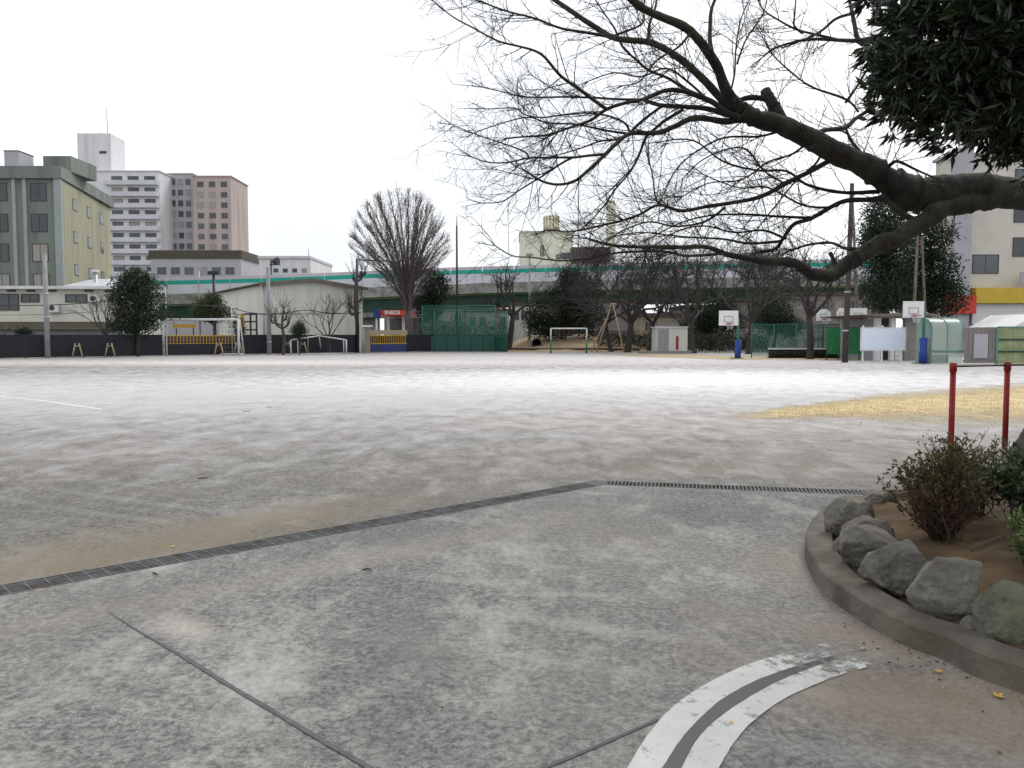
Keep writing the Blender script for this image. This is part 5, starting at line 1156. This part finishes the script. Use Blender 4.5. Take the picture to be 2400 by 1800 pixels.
# pale yellow building with tank and stack
pm('pale_yellow', (.72, .72, .60), (.65, .65, .53), .5, .8); pm('tank_yellow', (.42, .40, .24), (.30, .28, .16), .5, .7); pm('louver', (.10, .075, .075), (.07, .05, .05), .5, .7)
D = 128; t = block('yellow_building', 'pale yellow building with rooftop water tank behind the viaduct', 1219, 1342, 545, D, 14, 'pale_yellow'); MB().box(X(1217, D), X(1344, D), D - .2, D + 14.2, Z(545, D) + .003, Z(542, D)).build('parapet', 'pale_yellow', t)
windows(t, D, [(X(1270, D), Z(600, D), .5, 1.5), (X(1325, D), Z(606, D), 1.2, .8), (X(1308, D), Z(606, D), .7, .6)], frame='frame_dark')
xc, yc = X(1294, D), D + 4; tk_ = MB().tube([(xc, yc, Z(532, D)), (xc, yc, Z(498, D))], 1.2, 20).build('water_tank', 'pale_yellow', t)
for i in range(14): a = 2 * math.pi * i / 14; MB().box(-.1, .1, -.06, .06, Z(532, D), Z(499, D), Matrix.Translation((xc + 1.2 * math.cos(a), yc + 1.2 * math.sin(a), 0)) @ Matrix.Rotation(a + math.pi / 2, 4, 'Z')).build('tank_rib', 'tank_yellow', tk_)
MB().box(xc - 1.3, xc + 1.3, yc - 1.3, yc + 1.3, Z(542, D) + .002, Z(532, D)).build('tank_base', 'louver', t)
t = thing('louvered_screen', 'dark brown louvered screen right of the pale yellow building', 'screen', (X(1380, D), D, 0))
for i in range(14): MB().box(X(1337 + i * 6.4, D), X(1337 + i * 6.4 + 5, D), D - 1, D - .6, 0, Z(580, D)).build('slat', 'louver', t)
MB().box(X(1336, D), X(1427, D), D - .59, D + 8, 0, Z(581, D)).build('body', 'frame_grey', t)
D = 150; t = thing('chimney_stack', 'pale yellow square chimney stack behind the bare branches', 'chimney', (X(1430, D), D, 0)); MB().box(X(1420, D), X(1440, D), D, D + 1.6, 0, Z(475, D)).build('shaft', 'pale_yellow', t); MB().box(X(1422, D), X(1438, D), D + .1, D + 1.4, Z(475, D) + .002, Z(470, D)).build('crown', 'tank_yellow', t)
# houses glimpsed under the viaduct
for i, (a, b_, yt, D, m_, cl_, lb) in enumerate([(1195, 1262, 716, 104, 'cream', 3, 'cream house seen left of the near-black evergreen mound'), (1395, 1500, 708, 100, 'taupe', 4, 'grey house behind the dark cherry trunks'), (1500, 1590, 742, 84, 'beige_col', 3, 'low brown-roofed house behind the pale shed'),
        (1600, 1720, 722, 100, 'taupe', 4, 'tan house under the viaduct right of the shed'), (1722, 1850, 706, 104, 'brown_eave', 4, 'wide grey house under the viaduct behind the court'), (1852, 2040, 692, 100, 'taupe', 6, 'pale house with a window row behind the court hoops'), (680, 870, 735, 128, 'greywall', 6, 'grey building glimpsed behind the pollarded tree'), (955, 1090, 722, 106, 'taupe', 5, 'dull brown house behind the left half of the backstop'), (1092, 1194, 730, 100, 'deck_concrete', 4, 'grey house behind the right half of the backstop')]):
    t = block('house', lb, a, b_, yt, D, 8, m_, roof='roof_tile', rt=.35); gridwin(t, D, a + 4, b_ - 4, yt + 4, yt + 42, cl_, 1, 14, 20)

# ================================================================ MIDDLE: backstop, play mound, shed
D = 75.5; x0, x1 = X(990, D), X(1160, D); zt = Z(716, D); wx, wy = X(1188, 72.5), 72.5; zl = 1.3
t = thing('backstop', 'green baseball backstop with solid lower panels and netting above', 'backstop', (x0, D, 0))
n = 6
for i in range(n):
    a = x0 + (x1 - x0) * i / n; b_ = x0 + (x1 - x0) * (i + 1) / n; MB().box(a + .02, b_ - .02, D, D + .06, .02, zl).build('panel', 'green_panel', t)
MB().prism([(x1 + .02, D, .02), (wx, wy, .02), (wx + .05, wy + .03, .02), (x1 + .07, D + .03, .02)], (0, 0, zl)).build('panel', 'green_panel', t)
for i in range(n + 1): a = x0 + (x1 - x0) * i / n; MB().tube([(a, D + .12, 0), (a, D + .12, zt if i in (0, 3, 6) else zt - .5)], .045, 8).build('post', 'green_steel', t)
MB().tube([(wx, wy, 0), (wx, wy, zt - .6)], .05, 8).build('post', 'green_steel', t)
for z in (zl + .05, (zl + zt) / 2, zt - .5, zt): MB().tube([(x0, D + .12, z), (x1, D + .12, z)], .035, 6).build('rail', 'green_steel', t)
for z in (zl + .05, zt - .6): MB().tube([(x1, D + .12, z), (wx, wy, z)], .035, 6).build('rail', 'green_steel', t)
MB().add([(x0, D + .17, zl), (x1, D + .17, zl), (x1, D + .17, zt), (x0, D + .17, zt)], [(0, 1, 2, 3)]).build('net', 'green_net', t)
MB().add([(x1, D + .1, zl), (wx, wy, zl), (wx, wy, zt - .6), (x1, D + .1, zt - .6)], [(0, 1, 2, 3)]).build('net', 'green_net', t)
for px in (1030, 1110): MB().tube([(X(px, D), D + .15, zl * .2), (X(px, D) + .3, D + 2.2, 0)], .04, 6).tube([(X(px, D), D + .15, zt * .7), (X(px, D) + .3, D + 2.2, .0)], .04, 6).build('stay', 'green_steel', t)
# mound
mo = MB(); nx, ny = 40, 18; xa, xb, ya, yb = X(1180, 76), X(1560, 76), 73.0, 100
vs = []
for j in range(ny + 1):
    for i in range(nx + 1):
        u, v = i / nx, j / ny; h_ = 1.75 * min(1, v * 1.6) * math.sin(math.pi * min(1, max(0, u * 1.05))) ** .5 + .12 * mn.noise(Vector((u * 9, v * 5, 0))); e = min(u, 1 - u, v, 1 - v) * 12
        vs.append((xa + (xb - xa) * u, ya + (yb - ya) * v, -.05 + max(0, h_) * min(1, e)))
mo.add(vs, [(j * (nx + 1) + i, j * (nx + 1) + i + 1, (j + 1) * (nx + 1) + i + 1, (j + 1) * (nx + 1) + i) for j in range(ny) for i in range(nx)], True)
struct(mo, 'terrain', 'mound_soil')
pm('pipe', (.16, .15, .14), (.09, .085, .08), 4, .9); pm('pipe_shade', (.012, .012, .012), (.008, .008, .008), 4, .95)
c = P(1258, 805, 79); t = thing('concrete_pipe', 'dark open end of a concrete play pipe in the brown mound', 'pipe', tuple(c)); mb = MB(); k = 24
prof = [(.42, 2.5), (.42, 0), (.52, 0), (.52, 2.5)]
ring_ = [[c + Vector((r * math.cos(2 * math.pi * i / k), dpt, r * math.sin(2 * math.pi * i / k))) for i in range(k)] for r, dpt in prof]
mb.add([p for r_ in ring_ for p in r_], [(a * k + i, a * k + (i + 1) % k, (a + 1) * k + (i + 1) % k, (a + 1) * k + i) for a in range(3) for i in range(k)], True); mb.build('shell', 'pipe', t)
MB().add(ring_[0], [tuple(range(k))]).build('dark_depth', 'pipe_shade', t)  # near-black disc: shade of the pipe's depth put into colour
tag(MB().tube(smooth_path([(X(1195, 76), 75.5, .25), (X(1300, 76), 75.8, .22), (X(1420, 75), 75, .24), (X(1500, 74), 74, .2)], 5), .11, 7).build('log_edging', 'bark_brown', loc=(X(1300, 76), 75.8, 0)), 'long dark log edging the foot of the brown mound', 'log')
# shed
D = 70; t = block('storage_shed', 'pale grey metal storage shed right of the bare cherries', 1538, 1610, 768, D, 2.5, 'bone', 'shed', roof='white_wall', over=.12, rt=.1)
x0, x1 = X(1540, D), X(1566, D); MB().box(x0, x1, D - .03, D - .003, .1, Z(771, D)).build('door', 'frame_grey', t); MB().box(X(1583, D), X(1589, D), D - .04, D - .003, .25, Z(788, D)).build('rust_panel', 'rim_red', t)
for i in range(8): a = x0 + (x1 - x0) * (i + .5) / 8; MB().box(a - .02, a + .02, D - .045, D - .031, .12, Z(772, D)).build('rib', 'greywall', t)
t = thing('sandpit_edge', 'low grey timber edging on the ground before the shed', 'edging', (X(1570, 67), 67, 0)); MB().box(X(1505, 67), X(1620, 67), 66.8, 67.1, 0, .22).build('front_beam', 'taupe', t); MB().box(X(1505, 67), X(1509, 67), 67.103, 69.5, 0, .20).build('side_beam', 'taupe', t)

# ================================================================ RIGHT: hoops, fence, boards, shelter
pm('line_black', (.02, .02, .02), (.03, .03, .03), 4, .6); pm('net_white', (.6, .6, .6), (.5, .5, .5), 4, .9)
def hoop(px, by, D, bx0, bx1, by0, by1, label, pad=None, arch=False, mpost='green_steel', pside=0):
    b0 = Vector((X(px, D), D, 0)); t = thing('basketball_hoop', label, 'hoop', tuple(b0), 'basketball hoops'); D_ = D - .8; x0, x1, z0, z1 = X(bx0, D_), X(bx1, D_), Z(by1, D_), Z(by0, D_); w = x1 - x0; h = z1 - z0; cx = (x0 + x1) / 2
    yb = D - .8
    MB().tube([b0, b0 + Vector((0, 0, z0 + h * .5))], .08, 10).build('post', mpost, t); MB().tube([b0 + Vector((0, 0, z0 + h * .3)), (cx, yb + .03, z0 + h * .3)], .05, 8).tube([b0 + Vector((0, 0, z0 + h * .5)), (cx, yb + .03, z0 + h * .75)], .05, 8).build('arm', mpost, t)
    if arch:
        pl = [(x0, yb, z0), (x1, yb, z0), (x1, yb, z0 + h * .72), (x1 - w * .25, yb, z1), (x0 + w * .25, yb, z1), (x0, yb, z0 + h * .72)]
    else: pl = [(x0, yb, z0), (x1, yb, z0), (x1, yb, z1), (x0, yb, z1)]
    bd = MB().prism(pl, (0, .04, 0)).build('backboard', 'white_paint', t)
    sx0, sx1, sz0, sz1 = cx - w * .23, cx + w * .23, z0 + h * .25, z0 + h * .63; m_ = MB(); lw = w * .022
    for (a, b_, c_, d_) in ((sx0, sx1, sz0, sz0 + lw), (sx0, sx1, sz1 - lw, sz1), (sx0, sx0 + lw, sz0, sz1), (sx1 - lw, sx1, sz0, sz1), (x0, x1, z0, z0 + lw), ): m_.box(a, b_, yb - .008, yb - .001, c_, d_)
    m_.build('target_square', 'line_black', bd)
    rz = z0 + h * .17; rm = MB(); k = 18; rc = Vector((cx, yb - .36, rz)); rr = .23
    rm.tube([rc + Vector((rr * math.cos(2 * math.pi * i / k), rr * math.sin(2 * math.pi * i / k), 0)) for i in range(k + 1)], .014, 5, cap=False); rm.box(cx - .1, cx + .1, yb - .12, yb - .002, rz - .06, rz + .02); rm.build('rim', 'rim_red', t)
    nt_ = MB()
    for i in range(12):
        a = 2 * math.pi * i / 12; nt_.tube([rc + Vector((rr * math.cos(a), rr * math.sin(a), 0)), rc + Vector((rr * .6 * math.cos(a + .3), rr * .6 * math.sin(a + .3), -.38))], .008, 3, cap=False); nt_.tube([rc + Vector((rr * math.cos(a), rr * math.sin(a), 0)), rc + Vector((rr * .6 * math.cos(a - .3), rr * .6 * math.sin(a - .3), -.38))], .008, 3, cap=False)
    nt_.build('net', 'net_white', t)
    if pad: MB().tube([b0 + Vector((0, 0, .02)), b0 + Vector((0, 0, pad * .45)), b0 + Vector((.02, 0, pad * .5)), b0 + Vector((0, 0, pad))], [.19, .20, .17, .20], 10).build('pad', 'blue_pad', t)
    MB().box(b0.x - .35, b0.x + .35, b0.y - .1, b0.y + .5, 0, .05).build('base', mpost, t)
    return t
hoop(2161, 853, 43.5, 2112, 2161, 706, 746, 'nearest basketball hoop with blue padded post before the roofed shelter', 1.35)
hoop(1728, 832, 53, 1683, 1728, 728, 764, 'basketball hoop with blue padded post left of the court fence', 1.2)
hoop(1926, 836, 57, 1910, 1944, 725, 753, 'arched-top basketball hoop left of the others behind the court', None, True); hoop(1966, 836, 56, 1957, 1983, 722, 753, 'narrow hoop half hidden behind the dark pole', None, True); hoop(2004, 836, 54.5, 1986, 2028, 722, 753, 'square hoop right of the dark pole behind the green tarps')
# dark pole and tall posts
D = 45.5; t = thing('utility_pole', 'thick dark pole standing before the green tarps', 'pole', (X(1980, D), D, 0)); MB().tube([(X(1979, D), D, -.1), (X(1986, D), D, Z(430, D))], [.17, .11], 12).build('shaft', 'bark_brown', t); MB().tube([(X(1979, D), D, Z(777, D)), (X(1979, D), D, Z(773, D))], .175, 12).build('band', 'galv', t); MB().tube([(X(1981, D), D, Z(686, D)), (X(1981, D), D, Z(683, D))], .17, 12).build('band', 'galv', t)
pm('mast_brown', (.17, .14, .12), (.12, .10, .085), 3, .8)
for i, (px, yb_, pt, yt, D, lb) in enumerate([(2012, 838, 1998, 470, 58, 'slanting brown mast just right of the thick dark pole'), (2135, 840, 2152, 520, 60, 'slanting grey mast before the right conifers'), (2170, 840, 2160, 560, 61, 'second slanting mast right of the conifers')]):
    tag(MB().tube([(X(px, D), D, 0), tuple(P(pt, yt, D))], [.14, .09], 8).build('mast', 'mast_brown', loc=(X(px, D), D, 0)), lb, 'pole')
# court fence, hedge and low wall
D = 55; t = thing('court_fence', 'green wire court fence behind the far lawn strip', 'fence', (X(1870, D), D, 0)); x0, x1 = X(1760, D), X(2020, D); zf = Z(760, D)
for i in range(6): a = x0 + (x1 - x0) * i / 5; MB().tube([(a, D, 0), (a, D, zf)], .04, 8).build('post', 'green_steel', t)
for z in (.5, zf * .55, zf): MB().tube([(x0, D, z), (x1, D, z)], .025, 6).build('rail', 'green_steel', t)
MB().add([(x0, D + .03, .1), (x1, D + .03, .1), (x1, D + .03, zf), (x0, D + .03, zf)], [(0, 1, 2, 3)]).build('mesh', 'green_net', t)
t = thing('low_wall', 'low pale kerb wall along the foot of the court fence', 'wall', (X(1870, 54.6), 54.6, 0)); MB().box(X(1800, 54.6), X(1990, 54.6), 54.3, 54.6, 0, .55).build('body', 'dark_wall', t); MB().box(X(1799, 54.6), X(1991, 54.6), 54.25, 54.65, .553, .64).build('cap', 'white_wall', t)
leafmat('hedge_leaf', (.02, .026, .014), (.05, .06, .028), .7, .15, .2)
hl = MB(); m_ = 2600; ps = np.stack([rng.uniform(X(1800, 54), X(1990, 54), m_), rng.uniform(53.6, 54.2, m_), rng.uniform(0, .42, m_)], 1); leaves(hl, ps, unit(m_) + np.array([0, -.3, .5]), .14, .06)
tag(hl.build('hedge', 'hedge_leaf', loc=(X(1890, 54), 54, 0)), 'low dark clipped hedge along the kerb wall of the court', 'hedge')
def tarp(a, b_, D, label):
    t = thing('green_tarp', label, 'tarp', (X((a + b_) / 2, D), D, 0), 'green tarps hung by the court'); x0, x1 = X(a, D), X(b_, D); mb = MB(); k = 14; vs = []
    for z in np.linspace(.35, Z(768, D), 6):
        for i in range(k + 1): vs.append((x0 + (x1 - x0) * i / k, D + .05 * math.sin(i * 2.1) + .02 * math.sin(z * 3 + i), z + .03 * math.sin(i * 1.3)))
    mb.add(vs, [(j * (k + 1) + i, j * (k + 1) + i + 1, (j + 1) * (k + 1) + i + 1, (j + 1) * (k + 1) + i) for j in range(5) for i in range(k)], True); mb.build('sheet', 'court_green', t)
    for px in (a + 2, b_ - 2): MB().tube([(X(px, D), D + .12, 0), (X(px, D), D + .12, Z(764, D))], .04, 6).build('leg', 'frame_dark', t)
    MB().tube([(x0, D + .1, Z(767, D)), (x1, D + .1, Z(767, D))], .03, 6).build('top_rail', 'frame_dark', t)
tarp(1936, 1967, 50, 'green tarp panel left of the thick dark pole'); tarp(1984, 2016, 49.5, 'green tarp panel right of the thick dark pole')
# whiteboard
D = 45.2; t = thing('notice_board', 'blank white board on white legs before the roofed shelter', 'board', (X(2067, D), D, 0)); MB().box(X(2017, D), X(2118, D), D, D + .05, Z(820, D), Z(769, D)).build('panel', 'whiteboard', t)
f = MB(); x0, x1, z0, z1 = X(2016, D), X(2119, D), Z(821, D), Z(768, D); f.box(x0, x1, D - .02, D + .07, z0 - .03, z0); f.box(x0, x1, D - .02, D + .07, z1, z1 + .03); f.box(x0 - .03, x0, D - .02, D + .07, z0 - .03, z1 + .03); f.box(x1, x1 + .03, D - .02, D + .07, z0 - .03, z1 + .03); f.build('frame', 'white_paint', t)
for px in (2022, 2067, 2113): MB().box(X(px, D) - .035, X(px, D) + .035, D + .075, D + .14, 0, z1 + .12).build('leg', 'white_paint', t)
# shelter (toilet block)
D = 49; t = thing('roofed_shelter', 'flat-roofed open block with brown eave behind the white board', 'building', (X(2080, D), D, 0))
MB().prism([(X(2004, D), D - .8, Z(738, D)), (X(2140, D), D - .8, Z(732, D)), (X(2180, D), D - .8, Z(738, D)), (X(2180, D), D - .8, Z(743, D)), (X(2140, D), D - .8, Z(738, D)), (X(2055, D), D - .8, Z(744, D))], (0, 7, 0)).build('roof', 'brown_eave', t)
MB().box(X(2040, D), X(2178, D), D + 4.5, D + 4.8, 0, Z(744, D)).build('back_wall', 'greywall', t)
for a, b_, m_ in ((2050, 2062, 'white_wall'), (2086, 2094, 'white_wall'), (2118, 2147, 'taupe'), (2147.3, 2176, 'lightblue')): MB().box(X(a, D), X(b_, D), D, D + .35, 0, Z(745, D)).build('wall_panel', m_, t)
MB().box(X(2066, D), X(2117, D), D + 1.2, D + 1.25, 0, Z(746, D)).build('partition', 'frame_dark', t)
MB().box(X(2104, D), X(2108, D), D + .9, D + 1.1, 0, Z(745, D)).build('column', 'white_wall', t)
# arched polycarbonate shelter
m = bpy.data.materials.new('polycarbonate'); tt, b, o = nodes(m); b.inputs['Base Color'].default_value = (.27, .37, .32, 1); b.inputs['Roughness'].default_value = .3; b.inputs['Alpha'].default_value = .6; MATS['polycarbonate'] = m
D = 43.2; x0, x1 = X(2181, D), X(2254, D); t = thing('cycle_shelter', 'arched shelter of translucent greenish sheets in a green frame', 'shelter', (x0, D, 0)); zs, zc = Z(768, D), Z(746, D)
arc = lambda x: [(x, D, 0.02), (x, D, zs), (x, D + .12, zs + .22), (x, D + .4, zs + .40), (x, D + .9, zc), (x, D + 1.7, zc + .05)]
for i, f_ in enumerate((0, .5, 1)): MB().tube(arc(x0 + (x1 - x0) * f_), .035, 6, False).build('rib', 'polycarb_frame', t)
for i in range(2):
    a, b_ = arc(x0 + (x1 - x0) * i / 2 + .03), arc(x0 + (x1 - x0) * (i + 1) / 2 - .03); MB().add(a + b_, [(j, j + 1, j + 7, j + 6) for j in range(5)], True).build('sheet', 'polycarbonate', t)
for z in (.62, .68): MB().tube([(x0, D - .03, z), (x1, D - .03, z)], .02, 6).build('rail', 'polycarb_frame', t)
MB().prism([(x0 - .01, D, 0), (x0 - .01, D, zs), (x0 - .01, D + .4, zs + .4), (x0 - .01, D + 1.7, zc), (x0 - .01, D + 1.7, 0)], (-.02, 0, 0)).build('end_sheet', 'polycarbonate', t)
MB().box(x0 + .1, x1 - .1, D + 1.2, D + 1.6, 0, .45).build('bench', 'taupe', t)
# ribbed grey gate and sage panel wall
D = 43; t = thing('ribbed_gate', 'grey-brown ribbed gate between the arched shelter and the sage wall', 'gate', (X(2295, D), D, 0)); k = 16
for i in range(k): a, b_ = X(2258 + i * 75 / k, D), X(2258 + (i + .86) * 75 / k, D); MB().box(a, b_, D + (.015 if i % 2 else 0), D + .05, .05, Z(768, D)).build('slat', 'taupe', t)
MB().box(X(2279, D), X(2311, D), D - .05, D - .003, .3, 1.55).build('service_box', 'greywall', t); MB().box(X(2257, D), X(2334, D), D + .052, D + .1, .1, .2).box(X(2257, D), X(2334, D), D + .052, D + .1, 1.7, 1.8).build('rail', 'frame_grey', t); MB().box(X(2330, D), X(2335, D), D - .06, D - .003, 0, Z(767, D)).build('post', 'polycarb_frame', t)
t = thing('panel_wall', 'sage-green panel wall with dark rails at the right edge', 'wall', (X(2370, D), D, 0))
for i in range(4): MB().box(X(2336 + i * 36, D), X(2336 + i * 36 + 35, D), D, D + .05, .02, Z(768, D)).build('panel', 'sage_panel', t)
for py in (796, 824): MB().box(X(2335, D), X(2480, D), D - .05, D - .002, Z(py, D) - .04, Z(py, D) + .04).build('rail', 'girder_dark', t)
MB().box(X(2334.8, D), X(2480, D), D - .04, D + .08, Z(768, D) + .002, Z(765, D)).build('cap', 'polycarb_frame', t)
D = 56; t = block('white_shed', 'white gabled shed roof peeping over the sage wall', 2372, 2470, 766, D, 5, 'white_wall', 'shed'); MB().prism([(X(2366, D), D - .3, Z(766, D)), (X(2476, D), D - .3, Z(766, D)), (X(2421, D), D - .3, Z(735, D))], (0, 5.6, 0)).build('roof', 'white_wall', t)
# conifers and building at upper right
evergreen('conifer_tree', 'tall dark evergreen behind the shelter, left of two', 62, 2075, [(2062, 520, 52, 55), (2080, 600, 62, 60), (2075, 680, 62, 55), (2055, 570, 45, 45)], 'ever_mid', .3, 9000, .22)
evergreen('conifer_tree', 'tall dark evergreen behind the nearest hoop, right of two', 64, 2175, [(2165, 560, 50, 60), (2180, 640, 58, 60), (2200, 700, 55, 45), (2130, 690, 50, 50)], 'ever_far', .3, 8000, .22)
pm('shop_yellow', (.60, .42, .05), (.5, .35, .04), 1, .6); pm('warm_white', (.62, .59, .53), (.54, .51, .46), .5, .8)
D = 80; t = block('corner_building', 'pale multi-storey building above the thick limb at the right edge', 2215, 2640, 366, D, 3, 'warm_white', roof='greywall')
MB().box(X(2213, D), X(2250, D), D - 1.2, D - .004, 0, Z(352, D)).build('stair_tower', 'greywall', t)
windows(t, D, [(X(px, D), Z(py, D), 2.2, 1.7) for px in (2390, 2470, 2550) for py in (440, 520, 600)] + [(X(px, D), Z(py, D), 2.4, 1.7) for px in (2300,) for py in (640,)], frame='frame_dark')
MB().box(X(2262, D), X(2640, D), D - 1.4, D - .006, Z(712, D), Z(676, D)).build('shop_sign', 'shop_yellow', t); MB().box(X(2360, D), X(2640, D), D - 1.5, D - 1.41, Z(668, D), Z(640, D)).build('upper_sign', 'greywall', t)
MB().box(X(2200, D), X(2262, D), D - 1.5, D - .01, Z(736, D), Z(694, D)).build('awning', 'red_sign', t); MB().box(X(2262, D), X(2640, D), D - .9, D - .02, Z(760, D), Z(713, D)).build('shopfront', 'white_wall', t)

# dark planting behind the yard, between the shed and the court
def hedge(a, b_, D, h, n_, label, dp=.9):
    hl = MB(); ps = np.stack([rng.uniform(X(a, D), X(b_, D), n_), rng.uniform(D - dp / 2, D + dp / 2, n_), h * rng.random(n_) ** .8 * rng.uniform(.8, 1.1, n_)], 1); leaves(hl, ps, unit(n_) + np.array([0, -.3, .5]), .16, .075, .2, rng.random(n_))
    tag(hl.build('hedge', 'hedge_leaf', loc=(X((a + b_) / 2, D), D, 0)), label, 'hedge')
hedge(1612, 1800, 71, 1.5, 5200, 'dark hedge right of the pale shed beneath the bare trees'); hedge(1400, 1540, 78, 1.7, 4200, 'dark hedge behind the cherry trunks left of the shed'); hedge(1985, 2050, 56, 1.6, 1800, 'dark hedge beside the roofed shelter')
hedge(985, 1190, 80, 2.6, 6500, 'tall dark hedge seen through the netting of the backstop', 1.5)
wl_ = thing('block_wall', 'grey block wall under the viaduct behind the bare trees', 'wall', (X(1560, 82), 82, 0))
for i in range(26): a = X(1380 + i * 24, 88); MB().box(a, a + 1.06, 88, 88.15, 0, 2.0).build('panel', 'deck_concrete', wl_)
MB().box(X(1380, 88), X(2004, 88) + .1, 87.95, 88.2, 2.003, 2.1).build('coping', 'greywall', wl_)

evergreen('evergreen_tree', 'dark evergreen mass right of the pale shed beneath the bare trees', 84, 1665, [(1660, 720, 60, 45), (1690, 755, 55, 35), (1630, 760, 45, 28)], 'ever_far', .32, 4200, .25)
evergreen('evergreen_tree', 'dark evergreen behind the court fence, left of the arched hoop', 80, 1810, [(1805, 735, 50, 36), (1840, 765, 45, 24)], 'ever_far', .32, 2800, .22)
# small fittings on the left buildings
def ac(px, py, D, label):
    c = P(px, py, D); t = thing('air_conditioner', label, 'air conditioner', tuple(c)); MB().box(c.x - .42, c.x + .42, c.y - .38, c.y - .075, c.z - .3, c.z + .3).build('casing', 'white_wall', t)
    MB().tube([(c.x - .08, c.y - .385, c.z), (c.x - .08, c.y - .381, c.z)], .22, 14).build('fan_grille', 'frame_dark', t); MB().box(c.x - .4, c.x + .4, c.y - .4, c.y - .004, c.z - .36, c.z - .303).build('bracket', 'galv', t)
ac(130, 722, 66, 'white air conditioner on the cream house left of the bare tree'); ac(225, 700, 66, 'white air conditioner on the cream house beside its right window')
